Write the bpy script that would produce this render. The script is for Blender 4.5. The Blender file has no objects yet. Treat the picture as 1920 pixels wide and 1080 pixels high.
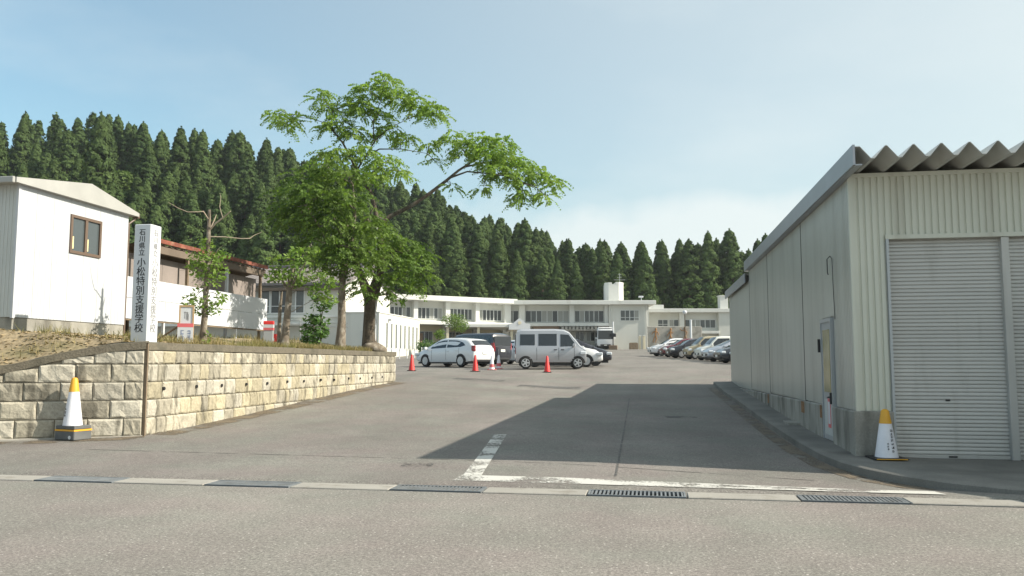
import bpy, math, random
import numpy as np
from mathutils import Vector, Matrix

SC = bpy.context.scene
COL = SC.collection
R = math.radians
random.seed(7)
RNG = np.random.default_rng(7)

# ------------------------------------------------------------------ camera
cd = bpy.data.cameras.new('camera')
cam = bpy.data.objects.new('camera', cd)
COL.objects.link(cam)
cd.sensor_width = 36.0
cd.lens = 36.0 * 1535.0 / 1920.0
cd.clip_start = 0.1
cd.clip_end = 3000
cam.location = (0, 0, 1.33)
cam.rotation_euler = (R(90) + math.atan(140 / 1535.0), 0, R(9.57))
SC.camera = cam

# ------------------------------------------------------------------ light
SUN_EL, SUN_AZ = R(35.5), R(87.0)          # azimuth measured from +Y towards +X
wd = bpy.data.worlds.new('World')
SC.world = wd
wd.use_nodes = True
nt = wd.node_tree
nt.nodes.clear()
nd = nt.nodes.new
lk = nt.links.new
w_out = nd('ShaderNodeOutputWorld')
w_bg = nd('ShaderNodeBackground')
w_bg.inputs['Strength'].default_value = 0.124
sky = nd('ShaderNodeTexSky')
sky.sky_type = 'NISHITA'
sky.sun_disc = False
sky.sun_elevation = SUN_EL
sky.sun_rotation = SUN_AZ
sky.altitude = 60
sky.air_density = 1.0
sky.dust_density = 3.0
sky.ozone_density = 0.7
# summer clouds: soft fields, denser toward the horizon
tcw = nd('ShaderNodeTexCoord')
sep = nd('ShaderNodeSeparateXYZ')
lk(tcw.outputs['Generated'], sep.inputs[0])
zc = nd('ShaderNodeMath'); zc.operation = 'MAXIMUM'; zc.inputs[1].default_value = 0.0
lk(sep.outputs['Z'], zc.inputs[0])
za = nd('ShaderNodeMath'); za.operation = 'ADD'; za.inputs[1].default_value = 0.12
lk(zc.outputs[0], za.inputs[0])
dx = nd('ShaderNodeMath'); dx.operation = 'DIVIDE'
dy = nd('ShaderNodeMath'); dy.operation = 'DIVIDE'
lk(sep.outputs['X'], dx.inputs[0]); lk(za.outputs[0], dx.inputs[1])
lk(sep.outputs['Y'], dy.inputs[0]); lk(za.outputs[0], dy.inputs[1])
cmb = nd('ShaderNodeCombineXYZ')
lk(dx.outputs[0], cmb.inputs[0]); lk(dy.outputs[0], cmb.inputs[1])
cn = nd('ShaderNodeTexNoise')
cn.inputs['Scale'].default_value = 0.55
cn.inputs['Detail'].default_value = 7
cn.inputs['Roughness'].default_value = 0.52
lk(cmb.outputs[0], cn.inputs['Vector'])
crmp = nd('ShaderNodeValToRGB')
crmp.color_ramp.elements[0].position = 0.50
crmp.color_ramp.elements[1].position = 0.74
lk(cn.outputs['Fac'], crmp.inputs[0])
# puffy low cloud bank along the horizon
cn2 = nd('ShaderNodeTexNoise')
cn2.inputs['Scale'].default_value = 5.0
cn2.inputs['Detail'].default_value = 6
lk(tcw.outputs['Generated'], cn2.inputs['Vector'])
mul = nd('ShaderNodeMath'); mul.operation = 'MULTIPLY'; mul.inputs[1].default_value = 0.22
lk(cn2.outputs['Fac'], mul.inputs[0])
sub = nd('ShaderNodeMath'); sub.operation = 'SUBTRACT'
lk(mul.outputs[0], sub.inputs[0]); lk(sep.outputs['Z'], sub.inputs[1])
r2 = nd('ShaderNodeMapRange')
r2.inputs['From Min'].default_value = -0.085; r2.inputs['From Max'].default_value = -0.045
lk(sub.outputs[0], r2.inputs['Value'])
mx = nd('ShaderNodeMath'); mx.operation = 'MAXIMUM'
s1 = nd('ShaderNodeMath'); s1.operation = 'MULTIPLY'; s1.inputs[1].default_value = 0.45
lk(crmp.outputs[0], s1.inputs[0])
s2 = nd('ShaderNodeMath'); s2.operation = 'MULTIPLY'; s2.inputs[1].default_value = 0.70
lk(r2.outputs[0], s2.inputs[0])
lk(s1.outputs[0], mx.inputs[0]); lk(s2.outputs[0], mx.inputs[1])
cmix = nd('ShaderNodeMix'); cmix.data_type = 'RGBA'
# thin summer haze veil, whiter toward the sun
sdn = nd('ShaderNodeVectorMath'); sdn.operation = 'DOT_PRODUCT'
sdn.inputs[1].default_value = (math.sin(SUN_AZ) * math.cos(SUN_EL), math.cos(SUN_AZ) * math.cos(SUN_EL), math.sin(SUN_EL))
lk(tcw.outputs['Generated'], sdn.inputs[0])
vr = nd('ShaderNodeMapRange'); vr.interpolation_type = 'SMOOTHSTEP'
vr.inputs['From Min'].default_value = -0.50; vr.inputs['From Max'].default_value = 0.85
vr.inputs['To Min'].default_value = 0.0; vr.inputs['To Max'].default_value = 0.85
lk(sdn.outputs['Value'], vr.inputs['Value'])
lk(vr.outputs[0], cmix.inputs[0])
lk(sky.outputs[0], cmix.inputs[6])
cmix.inputs[7].default_value = (3.75, 3.38, 3.72, 1)
wb = nd('ShaderNodeVectorMath'); wb.operation = 'MULTIPLY'   # camera white balance of the photograph
wb.inputs[1].default_value = (0.855, 1.03, 0.93)
cm2 = nd('ShaderNodeMix'); cm2.data_type = 'RGBA'
lk(mx.outputs[0], cm2.inputs[0]); lk(cmix.outputs[2], cm2.inputs[6]); cm2.inputs[7].default_value = (4.7, 4.12, 4.5, 1)
lk(cm2.outputs[2], wb.inputs[0])
lk(wb.outputs[0], w_bg.inputs['Color'])
lk(w_bg.outputs[0], w_out.inputs[0])

sd = bpy.data.lights.new('sun', 'SUN')
sun = bpy.data.objects.new('sun', sd)
COL.objects.link(sun)
sd.energy = 4.15
sd.angle = R(0.5)
sd.color = (1.0, 0.92, 0.79)
sdir = Vector((math.sin(SUN_AZ) * math.cos(SUN_EL), math.cos(SUN_AZ) * math.cos(SUN_EL), math.sin(SUN_EL)))
sun.rotation_euler = sdir.to_track_quat('Z', 'Y').to_euler()
sun.location = (30, 0, 40)

vs = SC.view_settings
vs.view_transform = 'Standard'
vs.look = 'None'
vs.gamma = 1.0
vs.use_curve_mapping = False
vs.exposure = 0.91

# ------------------------------------------------------------------ helpers
def lerp(a, b, t): return a + (b - a) * t
def sstep(a, b, x):
    t = np.clip((np.asarray(x, float) - a) / (b - a), 0, 1)
    return t * t * (3 - 2 * t)

def tag(o, label=None, cat=None, group=None, kind=None):
    if label: o['label'] = label
    if cat: o['category'] = cat
    if group: o['group'] = group
    if kind: o['kind'] = kind
    return o

def empty(name, loc=(0, 0, 0), rz=0.0, label=None, cat=None, group=None):
    o = bpy.data.objects.new(name, None)
    o.empty_display_size = 0.2
    COL.objects.link(o)
    o.location = loc
    o.rotation_euler = (0, 0, rz)
    return tag(o, label, cat, group)

def link(name, me, parent=None, loc=None, rot=None, scale=None):
    o = bpy.data.objects.new(name, me)
    COL.objects.link(o)
    if parent is not None: o.parent = parent
    if loc is not None: o.location = loc
    if rot is not None: o.rotation_euler = rot
    if scale is not None: o.scale = scale
    return o

def add_twigs(m, lobes, rng, n=5, r0=0.017):
    """fine twigs from the nearest limb into every leaf lobe"""
    P = np.array(m.v)
    for (x, y, z, rx, ry, rz_) in lobes:
        c = np.array([x, y, z])
        d = np.linalg.norm(P - c, axis=1) + np.maximum(0, P[:, 2] - z) * 0.8
        a = P[int(np.argmin(d))]
        mid = (a + c) / 2 + rng.normal(0, 0.06, 3) + np.array([0, 0, 0.05])
        m.tube([a, mid, c], [r0, r0 * 0.75, r0 * 0.5], 5)
        for q in range(n):
            t = c + rng.normal(0, 0.55, 3) * np.array([rx, ry, rz_])
            b = mid + (c - mid) * rng.uniform(0.2, 1.0)
            m.tube([b, (b + t) / 2 + rng.normal(0, 0.03, 3), t], [r0 * 0.5, r0 * 0.35, r0 * 0.18], 4)

class MB:
    """collects geometry, then builds ONE mesh object"""
    def __init__(self):
        self.v = []; self.f = []
    def add(self, vs_, fs):
        n = len(self.v)
        self.v += [tuple(p) for p in vs_]
        self.f += [tuple(i + n for i in q) for q in fs]
        return self
    def box(self, x0, x1, y0, y1, z0, z1, b=0.0, m=None):
        if b <= 0:
            vs_ = [(x, y, z) for z in (z0, z1) for y in (y0, y1) for x in (x0, x1)]
            fs = [(0, 2, 3, 1), (4, 5, 7, 6), (0, 1, 5, 4), (2, 6, 7, 3), (0, 4, 6, 2), (1, 3, 7, 5)]
        else:
            vs_ = []; fs = []
            X = (x0, x1); Y = (y0, y1); Z = (z0, z1); sg = (1, -1)
            idx = {}
            for i in (0, 1):
                for j in (0, 1):
                    for k in (0, 1):
                        for a in range(3):
                            p = [X[i], Y[j], Z[k]]
                            for q in range(3):
                                if q != a: p[q] += b * sg[(i, j, k)[q]]
                            idx[i, j, k, a] = len(vs_); vs_.append(tuple(p))
            for a in range(3):
                o = [q for q in range(3) if q != a]
                for s in (0, 1):
                    c = []
                    for (u, w) in ((0, 0), (1, 0), (1, 1), (0, 1)):
                        t = [0, 0, 0]; t[a] = s; t[o[0]] = u; t[o[1]] = w
                        c.append(idx[t[0], t[1], t[2], a])
                    fs.append(tuple(c))
            for a in range(3):
                o = [q for q in range(3) if q != a]
                for u in (0, 1):
                    for w in (0, 1):
                        t0 = [0, 0, 0]; t0[o[0]] = u; t0[o[1]] = w
                        t1 = list(t0); t1[a] = 1
                        fs.append((idx[tuple(t0) + (o[0],)], idx[tuple(t1) + (o[0],)], idx[tuple(t1) + (o[1],)], idx[tuple(t0) + (o[1],)]))
            for i in (0, 1):
                for j in (0, 1):
                    for k in (0, 1):
                        fs.append(tuple(idx[i, j, k, a] for a in range(3)))
        if m is not None: vs_ = [tuple(m @ Vector(p)) for p in vs_]
        return self.add(vs_, fs)
    def tube(self, pts, rad, n=8, cap=True):
        pts = [Vector(p) for p in pts]
        if not hasattr(rad, '__len__'): rad = [rad] * len(pts)
        rings = []; prev = None
        for i, p in enumerate(pts):
            d = (pts[min(i + 1, len(pts) - 1)] - pts[max(i - 1, 0)])
            if d.length < 1e-9: d = Vector((0, 0, 1))
            d.normalize()
            if prev is None:
                a = d.orthogonal().normalized()
            else:
                a = (prev - d * prev.dot(d))
                a = a.normalized() if a.length > 1e-6 else d.orthogonal().normalized()
            prev = a
            b = d.cross(a)
            rings.append([p + (a * math.cos(2 * math.pi * k / n) + b * math.sin(2 * math.pi * k / n)) * rad[i] for k in range(n)])
        vs_ = [q for r_ in rings for q in r_]
        fs = []
        for i in range(len(pts) - 1):
            for k in range(n):
                k2 = (k + 1) % n
                fs.append((i * n + k, i * n + k2, (i + 1) * n + k2, (i + 1) * n + k))
        if cap:
            fs.append(tuple(reversed(range(n))))
            fs.append(tuple((len(pts) - 1) * n + k for k in range(n)))
        return self.add(vs_, fs)
    def lathe(self, prof, n=16, c=(0, 0, 0)):
        vs_ = []; fs = []
        for (r_, z) in prof:
            for k in range(n):
                a = 2 * math.pi * k / n
                vs_.append((c[0] + r_ * math.cos(a), c[1] + r_ * math.sin(a), c[2] + z))
        for i in range(len(prof) - 1):
            for k in range(n):
                k2 = (k + 1) % n
                fs.append((i * n + k, i * n + k2, (i + 1) * n + k2, (i + 1) * n + k))
        fs.append(tuple(reversed(range(n))))
        fs.append(tuple((len(prof) - 1) * n + k for k in range(n)))
        return self.add(vs_, fs)
    def prism(self, poly, a0, a1, axis='y'):
        """poly = (p,q) points; extruded along axis from a0 to a1"""
        n = len(poly)
        def mk(p, q, a):
            return (p, a, q) if axis == 'y' else ((a, p, q) if axis == 'x' else (p, q, a))
        vs_ = [mk(p, q, a0) for p, q in poly] + [mk(p, q, a1) for p, q in poly]
        fs = [tuple(range(n)), tuple(reversed(range(n, 2 * n)))]
        for i in range(n):
            j = (i + 1) % n
            fs.append((i, i + n, j + n, j))
        return self.add(vs_, fs)
    def mesh(self, name, mat, smooth=None):
        me = bpy.data.meshes.new(name)
        me.from_pydata(self.v, [], self.f)
        if mat is not None: me.materials.append(mat)
        bm_fix(me)
        if smooth is not None:
            me.polygons.foreach_set('use_smooth', [True] * len(me.polygons))
            try: me.set_sharp_from_angle(angle=R(smooth))
            except Exception: pass
        return me
    def build(self, name, mat, parent=None, smooth=None, loc=None, rot=None):
        return link(name, self.mesh(name, mat, smooth), parent, loc, rot)

import bmesh
def bm_fix(me):
    bm = bmesh.new(); bm.from_mesh(me)
    bmesh.ops.recalc_face_normals(bm, faces=bm.faces)
    bm.to_mesh(me); bm.free()

def quads_mesh(name, Q, mat, smooth=False):
    """Q: (n,4,3) array of quads"""
    n = len(Q)
    me = bpy.data.meshes.new(name)
    me.vertices.add(n * 4)
    me.vertices.foreach_set('co', np.ascontiguousarray(Q, dtype=np.float32).ravel())
    me.loops.add(n * 4)
    me.loops.foreach_set('vertex_index', np.arange(n * 4, dtype=np.int32))
    me.polygons.add(n)
    me.polygons.foreach_set('loop_start', np.arange(n, dtype=np.int32) * 4)
    me.polygons.foreach_set('loop_total', np.full(n, 4, dtype=np.int32))
    me.update(calc_edges=True)
    me.materials.append(mat)
    return me

def grid_mesh(name, xs, ys, zf, mat):
    nx, ny = len(xs), len(ys)
    vs_ = [(x, y, zf(x, y)) for y in ys for x in xs]
    fs = [(j * nx + i, j * nx + i + 1, (j + 1) * nx + i + 1, (j + 1) * nx + i) for j in range(ny - 1) for i in range(nx - 1)]
    me = bpy.data.meshes.new(name)
    me.from_pydata(vs_, [], fs)
    me.materials.append(mat)
    me.polygons.foreach_set('use_smooth', [True] * len(me.polygons))
    return me

# ------------------------------------------------------------------ materials
def mat(name, col, rough=0.6, metal=0.0, var=0.0, vscale=3.0, fine=0.0, fscale=60.0, bump=0.0, bscale=80.0,
        orand=0.0, dirt=None, spec=0.5, coat=0.0, coords='Object', streak=None):
    m = bpy.data.materials.new(name)
    m.use_nodes = True
    t = m.node_tree; N = t.nodes.new; Lk = t.links.new
    b = t.nodes['Principled BSDF']
    b.inputs['Roughness'].default_value = rough
    b.inputs['Metallic'].default_value = metal
    b.inputs['Specular IOR Level'].default_value = spec
    b.inputs['Coat Weight'].default_value = coat
    b.inputs['Coat Roughness'].default_value = 0.06
    c = (*col, 1)
    b.inputs['Base Color'].default_value = c
    tc = N('ShaderNodeTexCoord')
    geo = N('ShaderNodeNewGeometry')
    vec = geo.outputs['Position'] if coords == 'World' else tc.outputs['Object']
    cur = None
    def noise(scale, detail=4, v=None):
        n_ = N('ShaderNodeTexNoise'); n_.inputs['Scale'].default_value = scale; n_.inputs['Detail'].default_value = detail
        Lk(v if v is not None else vec, n_.inputs['Vector']); return n_.outputs['Fac']
    def ramp(src, a, b_, lo, hi):
        mr = N('ShaderNodeMapRange'); mr.inputs['From Min'].default_value = a; mr.inputs['From Max'].default_value = b_
        mr.inputs['To Min'].default_value = lo; mr.inputs['To Max'].default_value = hi
        Lk(src, mr.inputs['Value']); return mr.outputs[0]
    fac = None
    def mulv(a, b_):
        if a is None: return b_
        mm = N('ShaderNodeMath'); mm.operation = 'MULTIPLY'; Lk(a, mm.inputs[0]); Lk(b_, mm.inputs[1]); return mm.outputs[0]
    if var: fac = mulv(fac, ramp(noise(vscale), 0.3, 0.7, 1 - var, 1 + var))
    if fine: fac = mulv(fac, ramp(noise(fscale, 2), 0.3, 0.7, 1 - fine, 1 + fine))
    if orand:
        oi = N('ShaderNodeObjectInfo')
        fac = mulv(fac, ramp(oi.outputs['Random'], 0, 1, 1 - orand, 1 + orand))
    if fac is not None:
        mc = N('ShaderNodeVectorMath'); mc.operation = 'SCALE'
        mc.inputs[0].default_value = col
        Lk(fac, mc.inputs['Scale'])
        cur = mc.outputs[0]
    if dirt:                                   # (colour, scale, lo, hi, amount)
        dc, dsc, lo, hi, am = dirt
        mp = N('ShaderNodeMapping')
        if streak: mp.inputs['Scale'].default_value = streak
        Lk(vec, mp.inputs['Vector'])
        f = ramp(noise(dsc, 6, mp.outputs[0]), lo, hi, 0, am)
        mixn = N('ShaderNodeMix'); mixn.data_type = 'RGBA'
        Lk(f, mixn.inputs[0])
        if cur is not None: Lk(cur, mixn.inputs[6])
        else: mixn.inputs[6].default_value = c
        mixn.inputs[7].default_value = (*dc, 1)
        cur = mixn.outputs[2]
    if cur is not None: Lk(cur, b.inputs['Base Color'])
    if bump:
        bp = N('ShaderNodeBump'); bp.inputs['Strength'].default_value = bump; bp.inputs['Distance'].default_value = 0.02
        Lk(noise(bscale, 4), bp.inputs['Height']); Lk(bp.outputs[0], b.inputs['Normal'])
    return m

def leaf_mat(name, col, col2, trans=0.35, vscale=0.8, orand=0.15, spec=0.2):
    m = bpy.data.materials.new(name); m.use_nodes = True
    t = m.node_tree; N = t.nodes.new; Lk = t.links.new
    t.nodes.clear()
    out = N('ShaderNodeOutputMaterial')
    geo = N('ShaderNodeNewGeometry')
    tc = N('ShaderNodeTexCoord')
    n_ = N('ShaderNodeTexNoise'); n_.inputs['Scale'].default_value = vscale; n_.inputs['Detail'].default_value = 3
    Lk(tc.outputs['Object'], n_.inputs['Vector'])
    mr = N('ShaderNodeMapRange'); mr.inputs['From Min'].default_value = 0.35; mr.inputs['From Max'].default_value = 0.65
    Lk(n_.outputs['Fac'], mr.inputs['Value'])
    mixn = N('ShaderNodeMix'); mixn.data_type = 'RGBA'
    Lk(mr.outputs[0], mixn.inputs[0]); mixn.inputs[6].default_value = (*col, 1); mixn.inputs[7].default_value = (*col2, 1)
    add = N('ShaderNodeMath'); add.operation = 'ADD'
    oi = N('ShaderNodeObjectInfo')
    Lk(oi.outputs['Random'], add.inputs[0])
    Lk(geo.outputs['Random Per Island'], add.inputs[1])
    mr2 = N('ShaderNodeMapRange'); mr2.inputs['From Max'].default_value = 2
    mr2.inputs['To Min'].default_value = 1 - 2 * orand; mr2.inputs['To Max'].default_value = 1 + 2 * orand
    Lk(add.outputs[0], mr2.inputs['Value'])
    sc = N('ShaderNodeVectorMath'); sc.operation = 'SCALE'
    Lk(mixn.outputs[2], sc.inputs[0]); Lk(mr2.outputs[0], sc.inputs['Scale'])
    d = N('ShaderNodeBsdfPrincipled'); d.inputs['Roughness'].default_value = 0.6
    d.inputs['Specular IOR Level'].default_value = spec
    Lk(sc.outputs[0], d.inputs['Base Color'])
    tr = N('ShaderNodeBsdfTranslucent')
    sc2 = N('ShaderNodeVectorMath'); sc2.operation = 'MULTIPLY'
    Lk(sc.outputs[0], sc2.inputs[0]); sc2.inputs[1].default_value = (1.25, 1.35, 0.6)
    Lk(sc2.outputs[0], tr.inputs['Color'])
    ms = N('ShaderNodeMixShader'); ms.inputs[0].default_value = trans
    Lk(d.outputs[0], ms.inputs[1]); Lk(tr.outputs[0], ms.inputs[2]); Lk(ms.outputs[0], out.inputs[0])
    return m

def asphalt(name, base, light, patch, speck):
    m = bpy.data.materials.new(name); m.use_nodes = True
    t = m.node_tree; N = t.nodes.new; Lk = t.links.new
    b = t.nodes['Principled BSDF']
    b.inputs['Roughness'].default_value = 0.88
    b.inputs['Specular IOR Level'].default_value = 0.35
    geo = N('ShaderNodeNewGeometry')
    def noise(sc, det, dist=0.0, mp=None):
        n_ = N('ShaderNodeTexNoise'); n_.inputs['Scale'].default_value = sc; n_.inputs['Detail'].default_value = det
        n_.inputs['Distortion'].default_value = dist
        if mp:
            mq = N('ShaderNodeMapping'); mq.inputs['Scale'].default_value = mp
            Lk(geo.outputs['Position'], mq.inputs['Vector']); Lk(mq.outputs[0], n_.inputs['Vector'])
        else: Lk(geo.outputs['Position'], n_.inputs['Vector'])
        return n_.outputs['Fac']
    def rng(src, a, b_, lo, hi):
        mr = N('ShaderNodeMapRange'); mr.inputs['From Min'].default_value = a; mr.inputs['From Max'].default_value = b_
        mr.inputs['To Min'].default_value = lo; mr.inputs['To Max'].default_value = hi
        Lk(src, mr.inputs['Value']); return mr.outputs[0]
    def mul_(a, b_):
        mm = N('ShaderNodeMath'); mm.operation = 'MULTIPLY'; Lk(a, mm.inputs[0]); Lk(b_, mm.inputs[1]); return mm.outputs[0]
    f = rng(noise(0.35, 5), 0.32, 0.68, 1 - patch, 1 + patch)
    f = mul_(f, rng(noise(2.3, 4, 0.6), 0.3, 0.7, 1 - patch * 0.45, 1 + patch * 0.45))
    f = mul_(f, rng(noise(0.9, 3, 0.2, (1.0, 0.12, 1)), 0.3, 0.7, 1 - patch * 0.5, 1 + patch * 0.5))
    f = mul_(f, rng(noise(48, 2), 0.3, 0.7, 1 - speck, 1 + speck))
    f = mul_(f, rng(noise(130, 2), 0.3, 0.7, 1 - speck, 1 + speck))
    f = mul_(f, rng(noise(19, 3), 0.3, 0.7, 1 - speck * 0.35, 1 + speck * 0.35))
    sc = N('ShaderNodeVectorMath'); sc.operation = 'SCALE'; sc.inputs[0].default_value = base
    hue = N('ShaderNodeMix'); hue.data_type = 'RGBA'
    Lk(rng(noise(0.8, 3), 0.35, 0.65, 0, 1), hue.inputs[0])
    hue.inputs[6].default_value = (base[0] * 1.02, base[1] * 0.98, base[2] * 0.99, 1); hue.inputs[7].default_value = (base[0] * 0.97, base[1] * 1.02, base[2] * 0.99, 1)
    Lk(hue.outputs[2], sc.inputs[0])
    Lk(f, sc.inputs['Scale'])
    vor = N('ShaderNodeTexVoronoi'); vor.inputs['Scale'].default_value = 26
    Lk(geo.outputs['Position'], vor.inputs['Vector'])
    st = rng(vor.outputs['Distance'], 0.10, 0.24, 1, 0)
    vcol = N('ShaderNodeSeparateColor'); Lk(vor.outputs['Color'], vcol.inputs[0])
    st = mul_(st, rng(vcol.outputs[0], 0.5, 0.8, 0, 0.8))
    mixn = N('ShaderNodeMix'); mixn.data_type = 'RGBA'
    Lk(st, mixn.inputs[0]); Lk(sc.outputs[0], mixn.inputs[6]); mixn.inputs[7].default_value = (*light, 1)
    Lk(mixn.outputs[2], b.inputs['Base Color'])
    bp = N('ShaderNodeBump'); bp.inputs['Strength'].default_value = 0.35; bp.inputs['Distance'].default_value = 0.006
    Lk(noise(95, 3), bp.inputs['Height']); Lk(bp.outputs[0], b.inputs['Normal'])
    return m

M = {}
M['lot'] = asphalt('lot_asphalt', (0.180, 0.167, 0.152), (0.36, 0.34, 0.31), 0.15, 0.30)
M['road'] = asphalt('road_asphalt', (0.205, 0.190, 0.172), (0.58, 0.555, 0.51), 0.12, 0.36)
M['concrete'] = mat('concrete', (0.36, 0.34, 0.30), 0.85, var=0.14, vscale=2.5, fine=0.10, fscale=70, bump=0.15, coords='World', dirt=((0.10, 0.095, 0.08), 1.2, 0.52, 0.75, 0.7))
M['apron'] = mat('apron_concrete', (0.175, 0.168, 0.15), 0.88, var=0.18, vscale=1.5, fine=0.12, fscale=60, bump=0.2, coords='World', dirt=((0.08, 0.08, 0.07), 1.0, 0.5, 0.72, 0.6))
M['gutter'] = mat('gutter_concrete', (0.295, 0.28, 0.25), 0.9, var=0.08, vscale=1.8, fine=0.14, fscale=90, orand=0.07, coords='World', dirt=((0.14, 0.12, 0.09), 4, 0.56, 0.72, 0.5))
M['dark_gap'] = mat('dark_joint', (0.03, 0.028, 0.025), 0.95)
M['grate'] = mat('grate_steel', (0.185, 0.20, 0.21), 0.6, 0.3, var=0.2, vscale=6, dirt=((0.12, 0.09, 0.06), 8, 0.55, 0.75, 0.5), orand=0.1)
M['block'] = mat('split_face_block', (0.375, 0.345, 0.272), 0.9, var=0.17, vscale=0.9, fine=0.15, fscale=22, bump=0.5, bscale=26, orand=0.2, coords='World', dirt=((0.10, 0.092, 0.07), 3.2, 0.52, 0.66, 0.8), streak=(1.6, 1.6, 0.55))
def block_mat(nm, c, dirt_amt, lo):
    return mat(nm, c, 0.9, var=0.17, vscale=0.9, fine=0.15, fscale=22, bump=0.5, bscale=26, orand=0.16, coords='World', dirt=((0.10, 0.092, 0.07), 3.2, lo, lo + 0.14, dirt_amt), streak=(1.6, 1.6, 0.55))
M['block_white'] = block_mat('block_pale', (0.40, 0.375, 0.31), 0.75, 0.55)
M['block_yellow'] = block_mat('block_yellowed', (0.37, 0.33, 0.232), 0.7, 0.55)
M['block_moss'] = block_mat('block_weathered', (0.31, 0.285, 0.225), 0.85, 0.46)
M['mortar'] = mat('wall_core', (0.25, 0.225, 0.175), 0.95, var=0.2, fine=0.1, coords='World')
M['coping'] = mat('mossy_coping', (0.15, 0.132, 0.098), 0.95, var=0.22, vscale=3, fine=0.2, fscale=30, bump=0.5, bscale=30, coords='World', dirt=((0.075, 0.07, 0.05), 3.0, 0.45, 0.66, 0.8))
M['earth'] = mat('dry_earth', (0.26, 0.205, 0.125), 0.95, var=0.25, vscale=1.5, fine=0.3, fscale=14, bump=0.8, bscale=9, coords='World', dirt=((0.13, 0.125, 0.05), 1.2, 0.5, 0.7, 0.7))
M['grass_dry'] = leaf_mat('dry_grass', (0.30, 0.24, 0.12), (0.20, 0.20, 0.07), 0.2, 1.0, 0.25)
M['litter'] = leaf_mat('leaf_litter', (0.30, 0.22, 0.12), (0.38, 0.30, 0.18), 0.1, 2.0, 0.3)
M['shed_white'] = mat('shed_panel_white', (0.485, 0.505, 0.53), 0.45, var=0.03, vscale=1.2, orand=0.02, dirt=((0.5, 0.47, 0.4), 2.0, 0.6, 0.8, 0.25), streak=(3, 3, 0.4))
M['shed_grey'] = mat('shed_panel_grey', (0.50, 0.52, 0.50), 0.5, var=0.05, vscale=1.0, dirt=((0.3, 0.28, 0.22), 1.5, 0.55, 0.8, 0.3), streak=(4, 4, 0.5))
M['shed_trim'] = mat('shed_trim', (0.36, 0.36, 0.34), 0.5, var=0.06)
M['brown_frame'] = mat('brown_frame', (0.13, 0.09, 0.065), 0.45)
M['glass'] = mat('window_glass', (0.025, 0.03, 0.032), 0.08, spec=0.6)
M['glass_grey'] = mat('frosted_glass', (0.07, 0.085, 0.09), 0.2, spec=0.6)
M['pane_curtain'] = mat('curtained_pane', (0.27, 0.275, 0.25), 0.25, spec=0.6)
M['pane_dim'] = mat('dim_pane', (0.07, 0.08, 0.078), 0.12, spec=0.6)
M['curtain'] = mat('curtain_strip', (0.75, 0.66, 0.35), 0.8)
M['white_paint'] = mat('white_paint', (0.60, 0.62, 0.64), 0.4, var=0.03, vscale=2)
M['ink'] = mat('black_lettering', (0.015, 0.015, 0.018), 0.5)
M['ink_faded'] = mat('faded_lettering', (0.27, 0.27, 0.275), 0.6)
M['blue_ink'] = mat('blue_grey_lettering', (0.22, 0.27, 0.40), 0.6)
M['red'] = mat('red_plastic', (0.72, 0.035, 0.03), 0.45, var=0.06, vscale=6)
M['red_faded'] = mat('faded_red', (0.66, 0.14, 0.15), 0.55, var=0.1)
M['wood'] = mat('sign_wood', (0.42, 0.29, 0.16), 0.75, var=0.15, vscale=8)
M['wood_old'] = mat('weathered_wood', (0.20, 0.15, 0.10), 0.85, var=0.25, vscale=5)
M['sheet_white'] = mat('white_sheet_panel', (0.58, 0.60, 0.63), 0.5, var=0.03, vscale=1.0)
M['rust'] = mat('rusty_fascia', (0.20, 0.062, 0.038), 0.8, var=0.3, vscale=3, fine=0.2, fscale=14, dirt=((0.32, 0.22, 0.14), 2.5, 0.58, 0.72, 0.7))
M['old_soffit'] = mat('old_soffit', (0.16, 0.125, 0.095), 0.85, var=0.15, vscale=1.5)
M['faded_sheet'] = mat('faded_brown_sheet', (0.24, 0.205, 0.185), 0.8, var=0.12, vscale=1.5)
M['tile_roof'] = mat('grey_roof_tile', (0.17, 0.155, 0.15), 0.6, var=0.15, vscale=0.8, fine=0.1, fscale=6)
M['school_wall'] = mat('school_wall', (0.57, 0.575, 0.53), 0.75, var=0.05, vscale=0.4, dirt=((0.42, 0.40, 0.34), 0.5, 0.55, 0.8, 0.35), streak=(2, 2, 0.3))
M['school_trim'] = mat('school_fascia', (0.63, 0.635, 0.60), 0.7, var=0.05, vscale=0.5, dirt=((0.40, 0.38, 0.33), 0.8, 0.56, 0.78, 0.45), streak=(2, 2, 0.5))
M['school_cream'] = mat('school_cream', (0.66, 0.60, 0.44), 0.75, var=0.05, vscale=0.6)
M['school_brown'] = mat('school_brown', (0.22, 0.15, 0.10), 0.7)
M['win_frame'] = mat('aluminium_frame', (0.62, 0.64, 0.63), 0.45)
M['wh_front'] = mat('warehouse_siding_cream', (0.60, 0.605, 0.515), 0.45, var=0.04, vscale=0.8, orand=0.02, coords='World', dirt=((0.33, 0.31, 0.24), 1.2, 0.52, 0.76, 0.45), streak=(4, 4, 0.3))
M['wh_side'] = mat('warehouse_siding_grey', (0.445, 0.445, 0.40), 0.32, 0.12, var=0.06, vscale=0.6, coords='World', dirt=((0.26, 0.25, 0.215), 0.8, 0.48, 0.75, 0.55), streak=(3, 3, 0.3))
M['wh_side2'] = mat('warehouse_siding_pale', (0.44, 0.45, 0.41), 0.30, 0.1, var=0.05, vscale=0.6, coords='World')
M['wh_roof'] = mat('folded_plate_roof', (0.50, 0.50, 0.47), 0.55, 0.0, var=0.10, vscale=1.2, dirt=((0.30, 0.24, 0.17), 1.6, 0.55, 0.75, 0.4))
M['wh_fascia'] = mat('roof_fascia', (0.36, 0.38, 0.41), 0.38, 0.35, var=0.05)
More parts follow.
